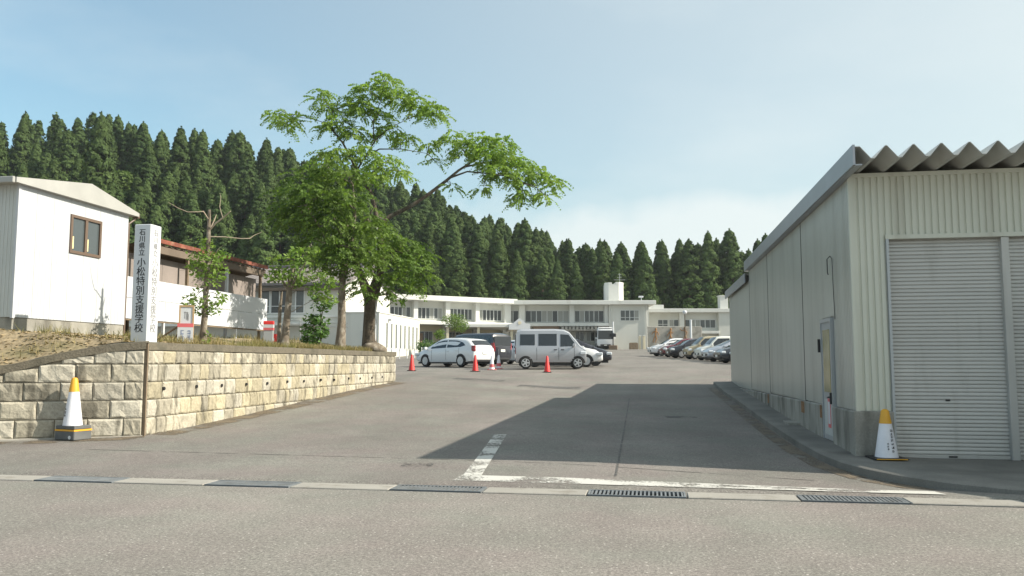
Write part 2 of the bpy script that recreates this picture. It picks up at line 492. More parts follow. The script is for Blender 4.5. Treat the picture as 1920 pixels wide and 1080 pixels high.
M['plinth'] = mat('stained_plinth', (0.30, 0.29, 0.255), 0.9, var=0.2, vscale=1.3, fine=0.1, fscale=50, bump=0.2, coords='World', dirt=((0.085, 0.08, 0.065), 1.4, 0.47, 0.66, 0.8), streak=(2, 2, 0.7))
M['rust_stain'] = mat('rust_stain', (0.24, 0.13, 0.06), 0.9, var=0.3, vscale=9)
M['slat'] = mat('shutter_slat', (0.485, 0.475, 0.445), 0.42, 0.15, orand=0.04, var=0.06, vscale=1.1, coords='World', dirt=((0.24, 0.22, 0.185), 1.3, 0.54, 0.78, 0.5), streak=(3, 3, 0.5))
M['alu'] = mat('aluminium', (0.42, 0.44, 0.45), 0.4, 0.3)
M['door'] = mat('door_panel', (0.36, 0.37, 0.37), 0.45, var=0.05)
M['door_glass'] = mat('yellow_wired_glass', (0.30, 0.27, 0.13), 0.2, var=0.15, vscale=3)
M['black'] = mat('black_plastic', (0.018, 0.018, 0.02), 0.5)
M['yellow'] = mat('yellow_plastic', (0.70, 0.36, 0.03), 0.5, var=0.06, vscale=8)
M['cone_white'] = mat('cone_white', (0.76, 0.76, 0.80), 0.5, var=0.05, vscale=6)
M['weight'] = mat('rubber_block', (0.115, 0.12, 0.12), 0.8, var=0.15, vscale=6)
M['bark'] = mat('bark', (0.085, 0.068, 0.05), 0.95, var=0.35, vscale=5, fine=0.2, fscale=25, bump=0.9, bscale=18, dirt=((0.17, 0.155, 0.12), 3.0, 0.5, 0.68, 0.6), streak=(3, 3, 0.6))
M['bark_pale'] = mat('pale_bark', (0.165, 0.135, 0.10), 0.9, var=0.3, vscale=6, bump=0.7, bscale=22, dirt=((0.33, 0.30, 0.25), 5.0, 0.5, 0.62, 0.75), streak=(2, 2, 1.0))
M['dead_wood'] = mat('dead_wood', (0.38, 0.31, 0.23), 0.85, var=0.2, vscale=6)
M['bark_cedar'] = mat('cedar_bark', (0.13, 0.085, 0.06), 0.95, var=0.2)
M['leaf_main'] = leaf_mat('leaf_pinnate', (0.155, 0.245, 0.055), (0.215, 0.305, 0.08), 0.45, 0.9, 0.16)
M['leaf_dark'] = leaf_mat('leaf_deep', (0.115, 0.195, 0.042), (0.165, 0.245, 0.06), 0.42, 0.9, 0.16)
M['leaf_small'] = leaf_mat('leaf_sapling', (0.13, 0.22, 0.045), (0.19, 0.27, 0.07), 0.38, 2.0, 0.2)
M['shrub'] = leaf_mat('leaf_shrub', (0.07, 0.15, 0.035), (0.11, 0.20, 0.05), 0.25, 2.0, 0.2)
M['cedar'] = leaf_mat('cedar_needles', (0.052, 0.086, 0.032), (0.078, 0.114, 0.038), 0.15, 0.25, 0.17, 0.03)
M['broad'] = leaf_mat('hill_broadleaf', (0.095, 0.155, 0.040), (0.13, 0.19, 0.05), 0.2, 0.5, 0.2)
M['hill'] = mat('forest_floor', (0.03, 0.04, 0.02), 0.95, var=0.3, vscale=0.2, coords='World')
M['tyre'] = mat('tyre_rubber', (0.02, 0.02, 0.021), 0.8)
M['rim'] = mat('alloy_rim', (0.60, 0.61, 0.62), 0.28, 0.8)
M['hubcap'] = mat('hubcap', (0.50, 0.51, 0.52), 0.35, 0.5)
M['car_glass'] = mat('car_glass', (0.018, 0.022, 0.026), 0.05, spec=0.8)
M['head_lens'] = mat('head_lens', (0.62, 0.66, 0.70), 0.1, spec=0.8)
M['tail_lens'] = mat('tail_lens', (0.22, 0.008, 0.012), 0.15, spec=0.7)
M['amber'] = mat('amber_lens', (0.75, 0.30, 0.03), 0.2)
M['plate'] = mat('number_plate', (0.75, 0.75, 0.70), 0.5)
M['chrome'] = mat('chrome', (0.75, 0.76, 0.77), 0.12, 1.0)
for k_, c_, me_ in (('silver', (0.44, 0.455, 0.485), 0.35), ('pearl', (0.72, 0.73, 0.74), 0.0), ('blackp', (0.018, 0.019, 0.028), 0.0), ('wine', (0.16, 0.025, 0.035), 0.2),
                    ('steel', (0.42, 0.45, 0.50), 0.4), ('cream', (0.70, 0.70, 0.64), 0.0), ('graphite', (0.06, 0.065, 0.075), 0.3), ('ochre', (0.40, 0.34, 0.22), 0.1), ('bluegrey', (0.24, 0.28, 0.34), 0.3)):
    M['p_' + k_] = mat('car_paint_' + k_, c_, 0.32, me_, coat=0.8)

# ------------------------------------------------------------------ terrain
PY = [-80, 0, 9, 12, 20, 28, 34, 39, 44, 52, 70, 100, 125, 500]
PZ = [0, 0, 0, .03, .19, .42, .78, 1.05, 1.15, 1.26, 1.85, 2.95, 3.25, 3.25]
_yy = np.arange(-80, 500.1, 0.5)
_zz = np.interp(_yy, PY, PZ)
_k = np.exp(-np.linspace(-2, 2, 9) ** 2); _k /= _k.sum()
_zs = np.convolve(np.pad(_zz, 4, mode='edge'), _k, 'valid')
def gz(x, y):
    z = float(np.interp(y, _yy, _zs))
    if y < 9.5: z *= max(0.0, min(1.0, (y - 8.8) / 0.7))
    xl = min(max(-3 - x, 0), 6.2)
    z += 0.045 * xl * float(sstep(12, 26, y)) * (1 - float(sstep(30, 40, y)))
    z -= 0.09 * float(np.clip((x + 1.0) / 3.2, 0, 1)) * float(sstep(8.9, 10.2, y)) * (1 - float(sstep(14, 24, y)))
    return z

xs = list(np.concatenate([np.linspace(-320, -32, 20), np.arange(-30, 14.01, 0.75), np.linspace(18, 320, 20)]))
ys = list(np.concatenate([np.linspace(-80, 6, 8), np.arange(8.0, 46.01, 0.5), np.linspace(48, 128, 40), np.linspace(140, 480, 12)]))
g = link('ground', grid_mesh('ground', xs, ys, lambda x, y: gz(x, y) - 0.006 if y > 8.7 else -0.25, M['lot']))
tag(g, kind='structure')
road = link('road', grid_mesh('road', list(np.linspace(-320, 320, 65)), list(np.linspace(-80, 8.36, 30)), lambda x, y: 0.0, M['road']))
tag(road, kind='structure')

# gutter between road and driveway: concrete slabs and lift-out grates
gut = MB(); gut.box(-60, 60, 8.36, 8.80, -0.25, -0.06)
gutter = tag(gut.build('gutter', M['dark_gap']), kind='structure')
GR = [-6.95, -4.85, -2.74, -0.66, 1.42, 3.50]
GL = ['leftmost of the drain grates along the road edge, pale blue grey steel',
      'second drain grate from the left, blue grey steel with a dark rim',
      'steel drain grate with open bars just left of the corner of the white L line',
      'steel drain grate with open bars below the middle of the white line',
      'dark steel drain grate below the right part of the white line',
      'rightmost of the drain grates, cut off by the picture edge']
xprev = -16.0
sl_i = 0
for gi, gx in enumerate(GR + [14.0]):
    n = max(1, round((gx - xprev) / 1.05))
    for q in range(n):
        a = lerp(xprev, gx, q / n) + 0.006; b = lerp(xprev, gx, (q + 1) / n) - 0.006
        MB().box(a, b, 8.435, 8.775, -0.07, 0.004 + random.uniform(-0.003, 0.003), 0.008).build('gutter_slab', M['gutter'], gutter)
    xprev = gx + 1.0
for gi, gx in enumerate(GR):
    e = empty('drain_grate', (gx + 0.5, 8.605, 0), 0, GL[gi], 'drain grate', 'drain grates along the road edge')
    fr = MB()
    fr.box(-0.49, 0.49, -0.17, -0.145, -0.05, 0.005); fr.box(-0.49, 0.49, 0.145, 0.17, -0.05, 0.005)
    fr.box(-0.49, -0.47, -0.145, 0.145, -0.05, 0.005); fr.box(0.47, 0.49, -0.145, 0.145, -0.05, 0.005)
    fr.build('frame', M['grate'], e)
    bars = MB()
    n = 23
    w = 0.013 if gi in (0, 1, 4, 5) else 0.009
    for q in range(n):
        x = -0.455 + 0.91 * q / (n - 1)
        bars.box(x - w, x + w, -0.145, 0.145, -0.045, 0.003)
    tag(bars.build('bars', M['grate'], e), kind='stuff')

def strip_mesh(pts, width, dz=0.004, step=0.25):
    """flat strip following the ground along a polyline"""
    P = []
    for (a, b) in zip(pts[:-1], pts[1:]):
        a = Vector(a); b = Vector(b); n = max(1, int((b - a).length / step))
        for q in range(n): P.append(a.lerp(b, q / n))
    P.append(Vector(pts[-1]))
    m = MB(); v = []; f = []
    for i, p in enumerate(P):
        d = (P[min(i + 1, len(P) - 1)] - P[max(i - 1, 0)]).normalized()
        nrm = Vector((-d.y, d.x))
        for s in (-1, 1):
            q = p + nrm * s * width / 2
            v.append((q.x, q.y, gz(q.x, q.y) + dz))
    for i in range(len(P) - 1): f.append((2 * i, 2 * i + 1, 2 * i + 3, 2 * i + 2))
    m.add(v, f)
    return m

def worn_paint(name, col, amt):
    m = bpy.data.materials.new(name); m.use_nodes = True
    t = m.node_tree; N = t.nodes.new; Lk = t.links.new
    b = t.nodes['Principled BSDF']; b.inputs['Base Color'].default_value = (*col, 1); b.inputs['Roughness'].default_value = 0.7
    geo = N('ShaderNodeNewGeometry')
    n1 = N('ShaderNodeTexNoise'); n1.inputs['Scale'].default_value = 24; n1.inputs['Detail'].default_value = 6; n1.inputs['Roughness'].default_value = 0.7
    n2 = N('ShaderNodeTexNoise'); n2.inputs['Scale'].default_value = 2.0; n2.inputs['Detail'].default_value = 2
    Lk(geo.outputs['Position'], n1.inputs['Vector']); Lk(geo.outputs['Position'], n2.inputs['Vector'])
    a = N('ShaderNodeMath'); a.operation = 'ADD'; Lk(n1.outputs['Fac'], a.inputs[0]); Lk(n2.outputs['Fac'], a.inputs[1])
    r_ = N('ShaderNodeMapRange'); r_.inputs['From Min'].default_value = amt - 0.07; r_.inputs['From Max'].default_value = amt + 0.07
    Lk(a.outputs[0], r_.inputs['Value'])
    tr = N('ShaderNodeBsdfTransparent')
    mx_ = N('ShaderNodeMixShader'); Lk(r_.outputs[0], mx_.inputs[0]); Lk(tr.outputs[0], mx_.inputs[1]); Lk(b.outputs[0], mx_.inputs[2])
    Lk(mx_.outputs[0], t.nodes['Material Output'].inputs[0])
    return m
M['worn_white'] = worn_paint('worn_white_paint', (0.53, 0.52, 0.48), 0.94)
M['tar'] = worn_paint('tar_seam', (0.09, 0.085, 0.078), 0.97)
M['stain'] = worn_paint('damp_stain', (0.12, 0.115, 0.106), 0.97)

tag(strip_mesh([(-2.23, 9.42), (2.95, 9.30)], 0.42, 0.0).build('road_marking', M['worn_white']), kind='structure')
tag(strip_mesh([(-2.10, 9.64), (-2.62, 14.3)], 0.22, 0.0).build('road_marking', M['worn_white']), kind='structure')
tag(strip_mesh([(-0.42, 9.3), (-0.62, 24.0)], 0.028, -0.001).build('asphalt_seam', M['tar']), kind='structure')
tag(strip_mesh([(-8.6, 11.35), (-2.4, 11.0), (1.9, 10.4)], 0.026, -0.0012).build('asphalt_seam', M['tar']), kind='structure')
tag(strip_mesh([(-7.3, 30.2), (-5.4, 30.2)], 0.75, -0.001).build('asphalt_stain', M['stain']), kind='structure')
tag(strip_mesh([(-4.6, 28.6), (-2.4, 28.6)], 0.9, -0.001).build('asphalt_stain', M['stain']), kind='structure')
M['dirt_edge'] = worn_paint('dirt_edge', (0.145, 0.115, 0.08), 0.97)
M['oil'] = worn_paint('oil_stain', (0.08, 0.077, 0.072), 1.08)
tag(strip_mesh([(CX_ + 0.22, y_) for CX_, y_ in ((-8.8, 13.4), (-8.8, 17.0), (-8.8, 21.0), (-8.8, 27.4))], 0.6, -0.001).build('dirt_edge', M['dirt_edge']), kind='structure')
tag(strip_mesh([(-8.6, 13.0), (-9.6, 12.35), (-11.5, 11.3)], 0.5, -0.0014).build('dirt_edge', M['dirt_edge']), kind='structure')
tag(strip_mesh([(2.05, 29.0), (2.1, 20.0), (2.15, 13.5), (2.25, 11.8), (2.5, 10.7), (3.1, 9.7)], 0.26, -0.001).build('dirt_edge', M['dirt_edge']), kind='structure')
for (x_, y_, l_, w_) in ((0.3, 18.6, 0.7, 0.45), (-1.6, 21.5, 0.5, 0.4), (-3.2, 10.4, 0.4, 0.3)):
    tag(strip_mesh([(x_, y_), (x_ + l_, y_ + 0.05)], w_, -0.0012, 0.1).build('oil_stain', M['oil']), kind='structure')
for k in range(6):
    y0 = 41.2 + 2.6 * k
    tag(strip_mesh([(-7.9, y0), (-3.1, y0 + 0.15)], 0.13, 0.0, 1.0).build('parking_line', M['worn_white']), kind='structure')
for k in range(7):
    y0 = 49.8 + 2.75 * k; x0 = 4.2 - 0.62 * k
    tag(strip_mesh([(x0, y0), (x0 + 5.0, y0 + 1.2)], 0.13, 0.0, 1.0).build('parking_line', M['worn_white']), kind='structure')

# hillside behind the school
def foot(x): return float(np.interp(x, [-200, -75, -45, -15, 60, 200], [84, 88, 102, 119, 127, 127]))
def crest(x): return float(np.interp(x, [-220, -100, -75, -55, -33, -10, 5, 30, 60, 200], [32, 26, 22, 18, 11, 5.0, 3.6, 4.0, 5, 9]))
def hz(x, y):
    f = foot(x)
    return 3.15 + (crest(x) - 3.15) * float(sstep(f - 4, f + 46, y))
hs = link('hillside', grid_mesh('hillside', list(np.linspace(-300, 300, 76)), list(np.linspace(80, 460, 77)),
          lambda x, y: hz(x, y) if y > foot(x) - 5 else gz(x, y) - 1.0, M['hill']))
tag(hs, kind='structure')

# ------------------------------------------------------------------ retaining wall and bank
CX, CY = -8.80, 13.25
WEND = 27.6
LDIR = Vector((-0.88, -0.475, 0)).normalized()
LN = Vector((-LDIR.y, LDIR.x, 0)) * -1.0
if LN.y > 0: LN = -LN
CH = 0.313; Z0 = 0.06; ZT = 1.70
def ltop(s):                       # top of the flared wing, s metres from the corner
    return float(np.interp(s, [0, 0.5, 1.2, 2.3, 3.6, 5.2, 7], [1.70, 1.67, 1.53, 1.25, 1.0, 0.8, 0.7]))
wall = empty('retaining_wall', (CX, CY, 0), 0, 'pale split-face block retaining wall with dark mossy coping beside the driveway', 'wall')
# wall-local coordinates: origin = corner
core = MB()
core.box(-0.45, 0.0, 0.0, WEND - CY, -0.6, 1.56)
core.box(-8.0, -0.45, WEND - CY - 0.45, WEND - CY - 0.06, -0.6, 1.56)
Pl = []
NS = 24
for i in range(NS + 1):
    s = 7.0 * i / NS
    p = LDIR * s; q = p - LN * 0.45
    Pl.append((p, q, ltop(s) - 0.13))
v = []; f = []
for p, q, t in Pl: v += [(p.x, p.y, -0.4), (p.x, p.y, t), (q.x, q.y, t), (q.x, q.y, -0.4)]
for i in range(NS):
    for a in range(4):
        b = (a + 1) % 4
        f.append((4 * i + a, 4 * i + b, 4 * i + 4 + b, 4 * i + 4 + a))
f.append((0, 1, 2, 3)); f.append((4 * NS, 4 * NS + 3, 4 * NS + 2, 4 * NS + 1))
core.add(v, f)
core.build('wall_core', M['mortar'], wall)
cop = MB()
n = 60; v = []; f = []
for i in range(n + 1):
    y = (WEND - CY + 0.03) * i / n
    j = random.uniform(-0.012, 0.012); j2 = random.uniform(-0.012, 0.012)
    v += [(0.045 + j2, y, 1.555), (0.05 + j2, y, 1.69 + j), (-0.5, y, 1.71 + j), (-0.5, y, 1.555)]
for i in range(n):
    for a in range(4):
        b = (a + 1) % 4
        f.append((4 * i + a, 4 * i + b, 4 * i + 4 + b, 4 * i + 4 + a))
f.append((0, 1, 2, 3)); f.append((4 * n, 4 * n + 3, 4 * n + 2, 4 * n + 1))
cop.add(v, f); cop.build('coping', M['coping'], wall)
cop = MB(); v = []; f = []
for i in range(NS + 1):
    s = 7.0 * i / NS; t = ltop(s) + random.uniform(-0.008, 0.008)
    p = LDIR * s + LN * 0.05; q = LDIR * s - LN * 0.5
    v += [(p.x, p.y, t - 0.13), (p.x, p.y, t), (q.x, q.y, t + 0.03), (q.x, q.y, t - 0.13)]
for i in range(NS):
    for a in range(4):
        b = (a + 1) % 4
        f.append((4 * i + a, 4 * i + b, 4 * i + 4 + b, 4 * i + 4 + a))
f.append((0, 1, 2, 3)); f.append((4 * NS, 4 * NS + 3, 4 * NS + 2, 4 * NS + 1))
cop.add(v, f); cop.build('coping', M['coping'], wall)
MB().box(0.0, 0.045, -0.02, 0.012, 0.02, 1.66).build('expansion_joint', M['wood_old'], wall)
MB().box(0.0, 0.085, 0.02, WEND - CY, -0.5, 0.03).build('footing', M['concrete'], wall)
ft = MB(); v = []; f = []
for i in range(15):
    p = LDIR * (i * 0.47) + LN * 0.11; q = LDIR * (i * 0.47) - LN * 0.02
    v += [(p.x, p.y, -0.3), (p.x, p.y, 0.055), (q.x, q.y, 0.065), (q.x, q.y, -0.3)]
for i in range(14):
    for a in range(4):
        b = (a + 1) % 4
        f.append((4 * i + a, 4 * i + b, 4 * i + 4 + b, 4 * i + 4 + a))
f.append((0, 1, 2, 3)); f.append((59, 58, 57, 56))
ft.add(v, f); ft.build('footing', M['concrete'], wall)

# split-face block meshes: unit 1 x 1, rough front face (local: x along, z up, +y out)
def block_mesh(k):
    rr = random.Random(100 + k)
    nx, nz = 6, 4
    v = []; f = []
    for j in range(nz + 1):
        for i in range(nx + 1):
            u = i / nx; w = j / nz
            edge = min(u, 1 - u) * 1.0 < 0.01 or min(w, 1 - w) < 0.01
            if edge:
                y = rr.uniform(0.016, 0.028)
                uu, ww = u, w
            else:
                y = 0.040 + rr.uniform(-0.012, 0.012)
                uu = u + rr.uniform(-0.04, 0.04); ww = w + rr.uniform(-0.05, 0.05)
                if i == 1: uu = 0.045 + rr.uniform(0, 0.03)
                if i == nx - 1: uu = 0.955 - rr.uniform(0, 0.03)
                if j == 1: ww = 0.08 + rr.uniform(0, 0.05)
                if j == nz - 1: ww = 0.92 - rr.uniform(0, 0.05)
            v.append((uu, y, ww))
    for j in range(nz):
        for i in range(nx):
            a = j * (nx + 1) + i
            f.append((a, a + 1, a + nx + 2, a + nx + 1))
    # sides down to the core
    per = [i for i in range(nx + 1)] + [(j + 1) * (nx + 1) - 1 for j in range(1, nz + 1)] + [nz * (nx + 1) + i for i in range(nx - 1, -1, -1)] + [j * (nx + 1) for j in range(nz - 1, 0, -1)]
    nb = len(v)
    for p in per: v.append((v[p][0], -0.03, v[p][2]))
    for i in range(len(per)):
        j = (i + 1) % len(per)
        f.append((per[i], per[j], nb + j, nb + i))
    m = MB(); m.add(v, f)
    return m.mesh('block', M['block'])
BLK0 = [block_mesh(k) for k in range(8)]
BLK = {'block': BLK0}
for key in ('block_white', 'block_yellow', 'block_moss'):
    BLK[key] = []
    for me in BLK0:
        c_ = me.copy(); c_.materials.clear(); c_.materials.append(M[key]); BLK[key].append(c_)
def put_block(px, py, z, w, h, rz, proud=0.0):
    c_ = round((z - Z0) / CH)
    if py < 0.0:                                   # flared wing: pale, weathered toward its sloping top
        far = -px / 3.0
        key = 'block_moss' if random.random() < (0.15 + 0.55 * far if c_ >= 2 else 0.04) else random.choice(['block_white', 'block_white', 'block'])
    else:
        key = 'block_moss' if (c_ == 4 and random.random() < 0.45) else ('block_yellow' if random.random() < 0.75 * math.exp(-((py - 5.5) / 4.0) ** 2) else random.choice(['block', 'block', 'block_white']))
    me = random.choice(BLK[key])
    link('block', me, wall, (px, py, z), (0, 0, rz), (w, 1.0 + proud, h))
for c in range(5):
    z = Z0 + c * CH
    h = (CH if c < 4 else 1.553 - z) - 0.014
    # long wall, facing +X : local x axis runs along -Y
    y = 0.03
    first = True
    while y < WEND - CY - 0.1:
        w = random.choice([0.24, 0.30, 0.34, 0.40, 0.46, 0.5])
        if first and c % 2: w = 0.3
        first = False
        w = min(w, WEND - CY - y)
        if WEND - CY - y - w < 0.2: w = WEND - CY - y
        if z + h > gz(CX, CY + y + w) + 0.02:
            put_block(0.0, y + w - 0.007, z, w - 0.014, h, -math.pi / 2)
        y += w
    # flared wing, facing LN
    s = 0.02
    ang = math.atan2(LDIR.y, LDIR.x)
    first = True
    while s < 6.6:
        w = random.choice([0.5, 0.52, 0.56, 0.6])
        if first: w = 0.3 if c % 2 == 0 else 0.52
        first = False
        top = ltop(s + w * 0.5) - 0.12
        hh = min(h, top - z)
        if hh > 0.07:
            p = LDIR * (s + 0.007)
            put_block(p.x, p.y, z, w - 0.014, hh, ang)
        s += w
    # return end of the wall
x = 0.0
for c in range(5):
    z = Z0 + c * CH
    h = (CH if c < 4 else 1.553 - z) - 0.014
    x = 0.0
    while x > -2.4:
        w = random.choice([0.5, 0.56, 0.6])
        if z + h > 0.72: put_block(x - 0.01, WEND - CY - 0.06, z, w - 0.014, h, math.pi)
        x -= w
hole = MB(); hole.tube([(0, 0, 0), (0.05, 0, 0)], 0.032, 10)
hm = hole.mesh('weep_hole', M['black'])
for q in range(13):
    link('weep_hole', hm, wall, (0.025, 0.55 + 1.02 * q + random.uniform(-.06, .06), 0.86 + random.uniform(-0.01, .01)))
for s in (1.05, 2.65, 4.3):
    p = LDIR * s + LN * 0.025
    link('weep_hole', hm, wall, (p.x, p.y, 0.86), (0, 0, math.atan2(LN.y, LN.x)))

# earth bank behind the wall
def bankz(x, y):
    base = 1.68 + 0.25 * float(sstep(-9.2, -12.2, x) if False else np.clip((-9.2 - x) / 2.6, 0, 1)) + 0.15 * float(np.clip((y - 17) / 8, 0, 1)) * float(np.clip((-9.6 - x) / 2.0, 0, 1))
    # falls toward the flared wing on the road side
    p = Vector((x - CX, y - CY, 0))
    d = -p.dot(LN)                # metres behind the wing
    s = p.dot(LDIR)
    if s > 0:
        lt = ltop(s) - 0.02
        base = min(base, lt + max(0, d - 0.35) * 0.62)
    base += 0.012 * math.sin(x * 5.1 + y * 3.3) + 0.010 * math.sin(y * 6.7 - x * 3)
    return base
nx, ny = 70, 60
v = []; f = []; idx = {}
for j in range(ny + 1):
    for i in range(nx + 1):
        x = -9.25 - 26.0 * (i / nx) ** 1.6
        # lower bound follows the wing
        s = max(0, (-9.25 - x)) / 0.88
        ylo = CY + 0.25 - min(s, 7.2) * 0.475 * 1.0
        yhi = WEND - 0.45
        y = lerp(ylo, yhi, j / ny)
        v.append((x, y, bankz(x, y)))
for j in range(ny):
    for i in range(nx):
        a = j * (nx + 1) + i
        f.append((a, a + nx + 1, a + nx + 2, a + 1))
bk = MB(); bk.add(v, f)
me = bk.mesh('earth_bank', M['earth'], 180)
bank = tag(link('earth_bank', me), kind='structure')

# litter and dry grass on the bank
def leaf_cards(pts, size, upright, rng):
    n = len(pts)
    ang = rng.uniform(0, 2 * math.pi, n)
    sz = rng.uniform(0.6, 1.3, n) * size
    dx_ = np.stack([np.cos(ang), np.sin(ang), rng.uniform(-.4, .4, n)], 1) * sz[:, None] * 0.5
    dy_ = np.stack([-np.sin(ang), np.cos(ang), rng.uniform(-.5, .5, n)], 1) * sz[:, None] * 0.32
    return np.stack([pts - dx_ - dy_, pts + dx_ - dy_, pts + dx_ + dy_, pts - dx_ + dy_], 1)
pts = []
while len(pts) < 4200:
    x = -9.4 - 6.0 * random.random() ** 1.3; y = random.uniform(10.5, 18.5)
    p = Vector((x - CX, y - CY, 0))
    if p.dot(LDIR) > 0 and -p.dot(LN) < 0.45: continue
    if x < -11.9 and 13.6 < y < 17.3: continue
    pts.append((x, y, bankz(x, y) + 0.012))
tag(link('leaf_litter', quads_mesh('leaf_litter', leaf_cards(np.array(pts), 0.05, 0, RNG), M['litter'])),
    'dry fallen leaves scattered over the earth bank', 'leaf litter', kind='stuff')
def blades(pts, h, w, lean, rng):
    n = len(pts)
    ang = rng.uniform(0, 2 * math.pi, n)
    hh = rng.uniform(0.4, 1.2, n) * h
    side = np.stack([np.cos(ang), np.sin(ang), np.zeros(n)], 1) * w
    tip = np.stack([rng.normal(0, lean, n), rng.normal(0, lean, n), hh], 1)
    tip[:, :2] *= hh[:, None] / h
    return np.stack([pts - side, pts + side, pts + tip + side * 0.25, pts + tip - side * 0.25], 1)
pts = []
while len(pts) < 5200:
    y = random.uniform(15.2, 27.3); x = -9.22 - 0.75 * random.random() ** 2
    if math.sin(y * 2.1) + math.sin(y * 5.3 + 1) + random.uniform(-1.4, 1.4) < 0.2 and y < 19: continue
    pts.append((x, y, bankz(x, y) - 0.01))
while len(pts) < 7600:
    x = random.uniform(-14, -9.4); y = random.uniform(11, 26)
    p = Vector((x - CX, y - CY, 0))
    if p.dot(LDIR) > 0 and -p.dot(LN) < 0.5: continue
    if x < -11.9 and 13.6 < y < 17.3: continue
    if math.sin(x * 3.1) * math.sin(y * 2.3) + random.uniform(-.6, .6) < 0.3: continue
    pts.append((x, y, bankz(x, y) - 0.01))
tag(link('dry_grass', quads_mesh('dry_grass', blades(np.array(pts), 0.16, 0.007, 0.05, RNG), M['grass_dry'])),
    'dry grass fringe growing along the top of the retaining wall', 'grass', kind='stuff')

# ------------------------------------------------------------------ warehouse (right)
WX, WY = 2.85, 12.20
WZT = 4.02                                     # siding top
wh = empty('warehouse', (WX, WY, 0), 0, 'cream ribbed metal warehouse with folded-plate roof and roller shutters', 'warehouse')
YE1, YE2 = 12.1, 18.2                          # local ends of the tall and the lower section
def whx(x): return x - WX
def ribbed(pitch, n, depth, z0, z1, axis='x', a0=0.0, foot_=0.62):
    """sheet with vertical trapezoid ribs; runs along axis from a0"""
    m = MB(); prof = []
    for i in range(n):
        p = a0 + i * pitch
        prof += [(p, 0.0), (p + pitch * 0.08, depth), (p + pitch * foot_, depth), (p + pitch * (foot_ + 0.06), 0.0)]
    prof.append((a0 + n * pitch, 0.0))
    v = []; f = []
    for (p, d) in prof:
        for z in (z0, z1):
            v.append((p, -d, z) if axis == 'x' else (-d, p, z))
    for i in range(len(prof) - 1): f.append((2 * i, 2 * i + 2, 2 * i + 3, 2 * i + 1))
    m.add(v, f); return m
# backing volume (real walls, 8 cm thick)
bw = MB()
bw.box(0.03, 0.11, 0.055, YE1, 0.0, WZT); bw.box(0.03, 0.11, YE1, YE2, 0.3, WZT - 0.34)
bw.box(0.11, 9.9, YE2 - 0.08, YE2, 0.3, WZT - 0.34)
bw.box(9.82, 9.9, 0.03, YE2 - 0.08, 0.0, WZT - 0.34)
bw.box(0.11, 9.82, 0.05, 0.11, 3.13, WZT)
bw.build('wall', M['wh_side'], wh)
# front siding: one strip per rib
PT = 0.0885
def strip_obj(x, z0, z1):
    m = MB()
    d = 0.022
    prof = [(0, 0), (PT * 0.10, -d), (PT * 0.66, -d), (PT * 0.74, 0), (PT, 0)]
    v = []; f = []
    for (p, y) in prof:
        v += [(p, y, 0), (p, y, 1)]
    for i in range(4): f.append((2 * i, 2 * i + 2, 2 * i + 3, 2 * i + 1))
    m.add(v, f)
    return m
SM = strip_obj(0, 0, 1).mesh('siding_strip', M['wh_front'])
for i in range(5):
    link('siding_strip', SM, wh, (0.02 + i * PT, 0.03, 0.66), None, (1, 1, WZT - 0.66))
x = 0.02 + 5 * PT
while x < 7.6:
    link('siding_strip', SM, wh, (x, 0.03, 3.13), None, (1, 1, WZT - 3.13)); x += PT
bk_ = MB(); bk_.box(0.03, 0.47, 0.032, 0.05, 0.6, WZT); bk_.build('siding_backing', M['wh_front'], wh)
MB().box(-0.020, 0.034, -0.004, 0.05, 0.64, WZT).build('corner_trim', M['wh_front'], wh)
# side siding panels with fine ribs and open joints between them
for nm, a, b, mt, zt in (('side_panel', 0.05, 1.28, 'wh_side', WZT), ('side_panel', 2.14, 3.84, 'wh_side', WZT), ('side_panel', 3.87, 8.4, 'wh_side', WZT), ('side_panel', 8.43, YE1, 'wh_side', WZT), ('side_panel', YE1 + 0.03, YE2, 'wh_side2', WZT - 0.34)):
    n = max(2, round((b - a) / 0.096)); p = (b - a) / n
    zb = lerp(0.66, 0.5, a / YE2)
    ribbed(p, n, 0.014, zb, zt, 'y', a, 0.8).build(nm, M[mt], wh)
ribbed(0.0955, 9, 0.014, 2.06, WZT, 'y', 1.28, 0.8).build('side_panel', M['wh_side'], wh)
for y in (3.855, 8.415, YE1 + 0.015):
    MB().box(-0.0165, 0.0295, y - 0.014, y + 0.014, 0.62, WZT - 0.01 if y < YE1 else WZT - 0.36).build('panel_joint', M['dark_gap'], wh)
# concrete plinth
pl = MB()
v = []; f = []
def plinth_run(y0, y1, xo):
    n = 10
    for i in range(n + 1):
        y = lerp(y0, y1, i / n); t = lerp(0.66, 0.5, y / YE2)
        yield y, t
for (a, b) in ((0.0, 1.32), (2.12, YE2)):
    m = MB(); v = []; f = []
    for y, t in plinth_run(a, b, 0):
        v += [(-0.07, y, -0.3), (-0.07, y, t - 0.02), (-0.05, y, t), (0.10, y, t), (0.10, y, -0.3)]
    for i in range(10):
        for q in range(5):
            r_ = (q + 1) % 5
            f.append((5 * i + q, 5 * i + r_, 5 * i + 5 + r_, 5 * i + 5 + q))
    f.append((0, 1, 2, 3, 4)); f.append((54, 53, 52, 51, 50))
    m.add(v, f); m.build('plinth', M['plinth'], wh)
MB().box(-0.068, 0.46, -0.05, 0.08, -0.3, 0.655, 0.012).build('plinth', M['plinth'], wh)
MB().box(-0.30, -0.05, 4.15, 4.75, 0.0, 0.2, 0.01).build('concrete_step', M['plinth'], wh)
for (y, s) in ((3.85, 0.16), (8.4, 0.12), (2.2, 0.08)):
    m = MB(); m.box(-0.0735, -0.071, y - s, y + s, lerp(0.66, 0.5, y / YE2) - 0.22, lerp(0.66, 0.5, y / YE2) - 0.01); m.build('rust_mark', M['rust_stain'], wh)
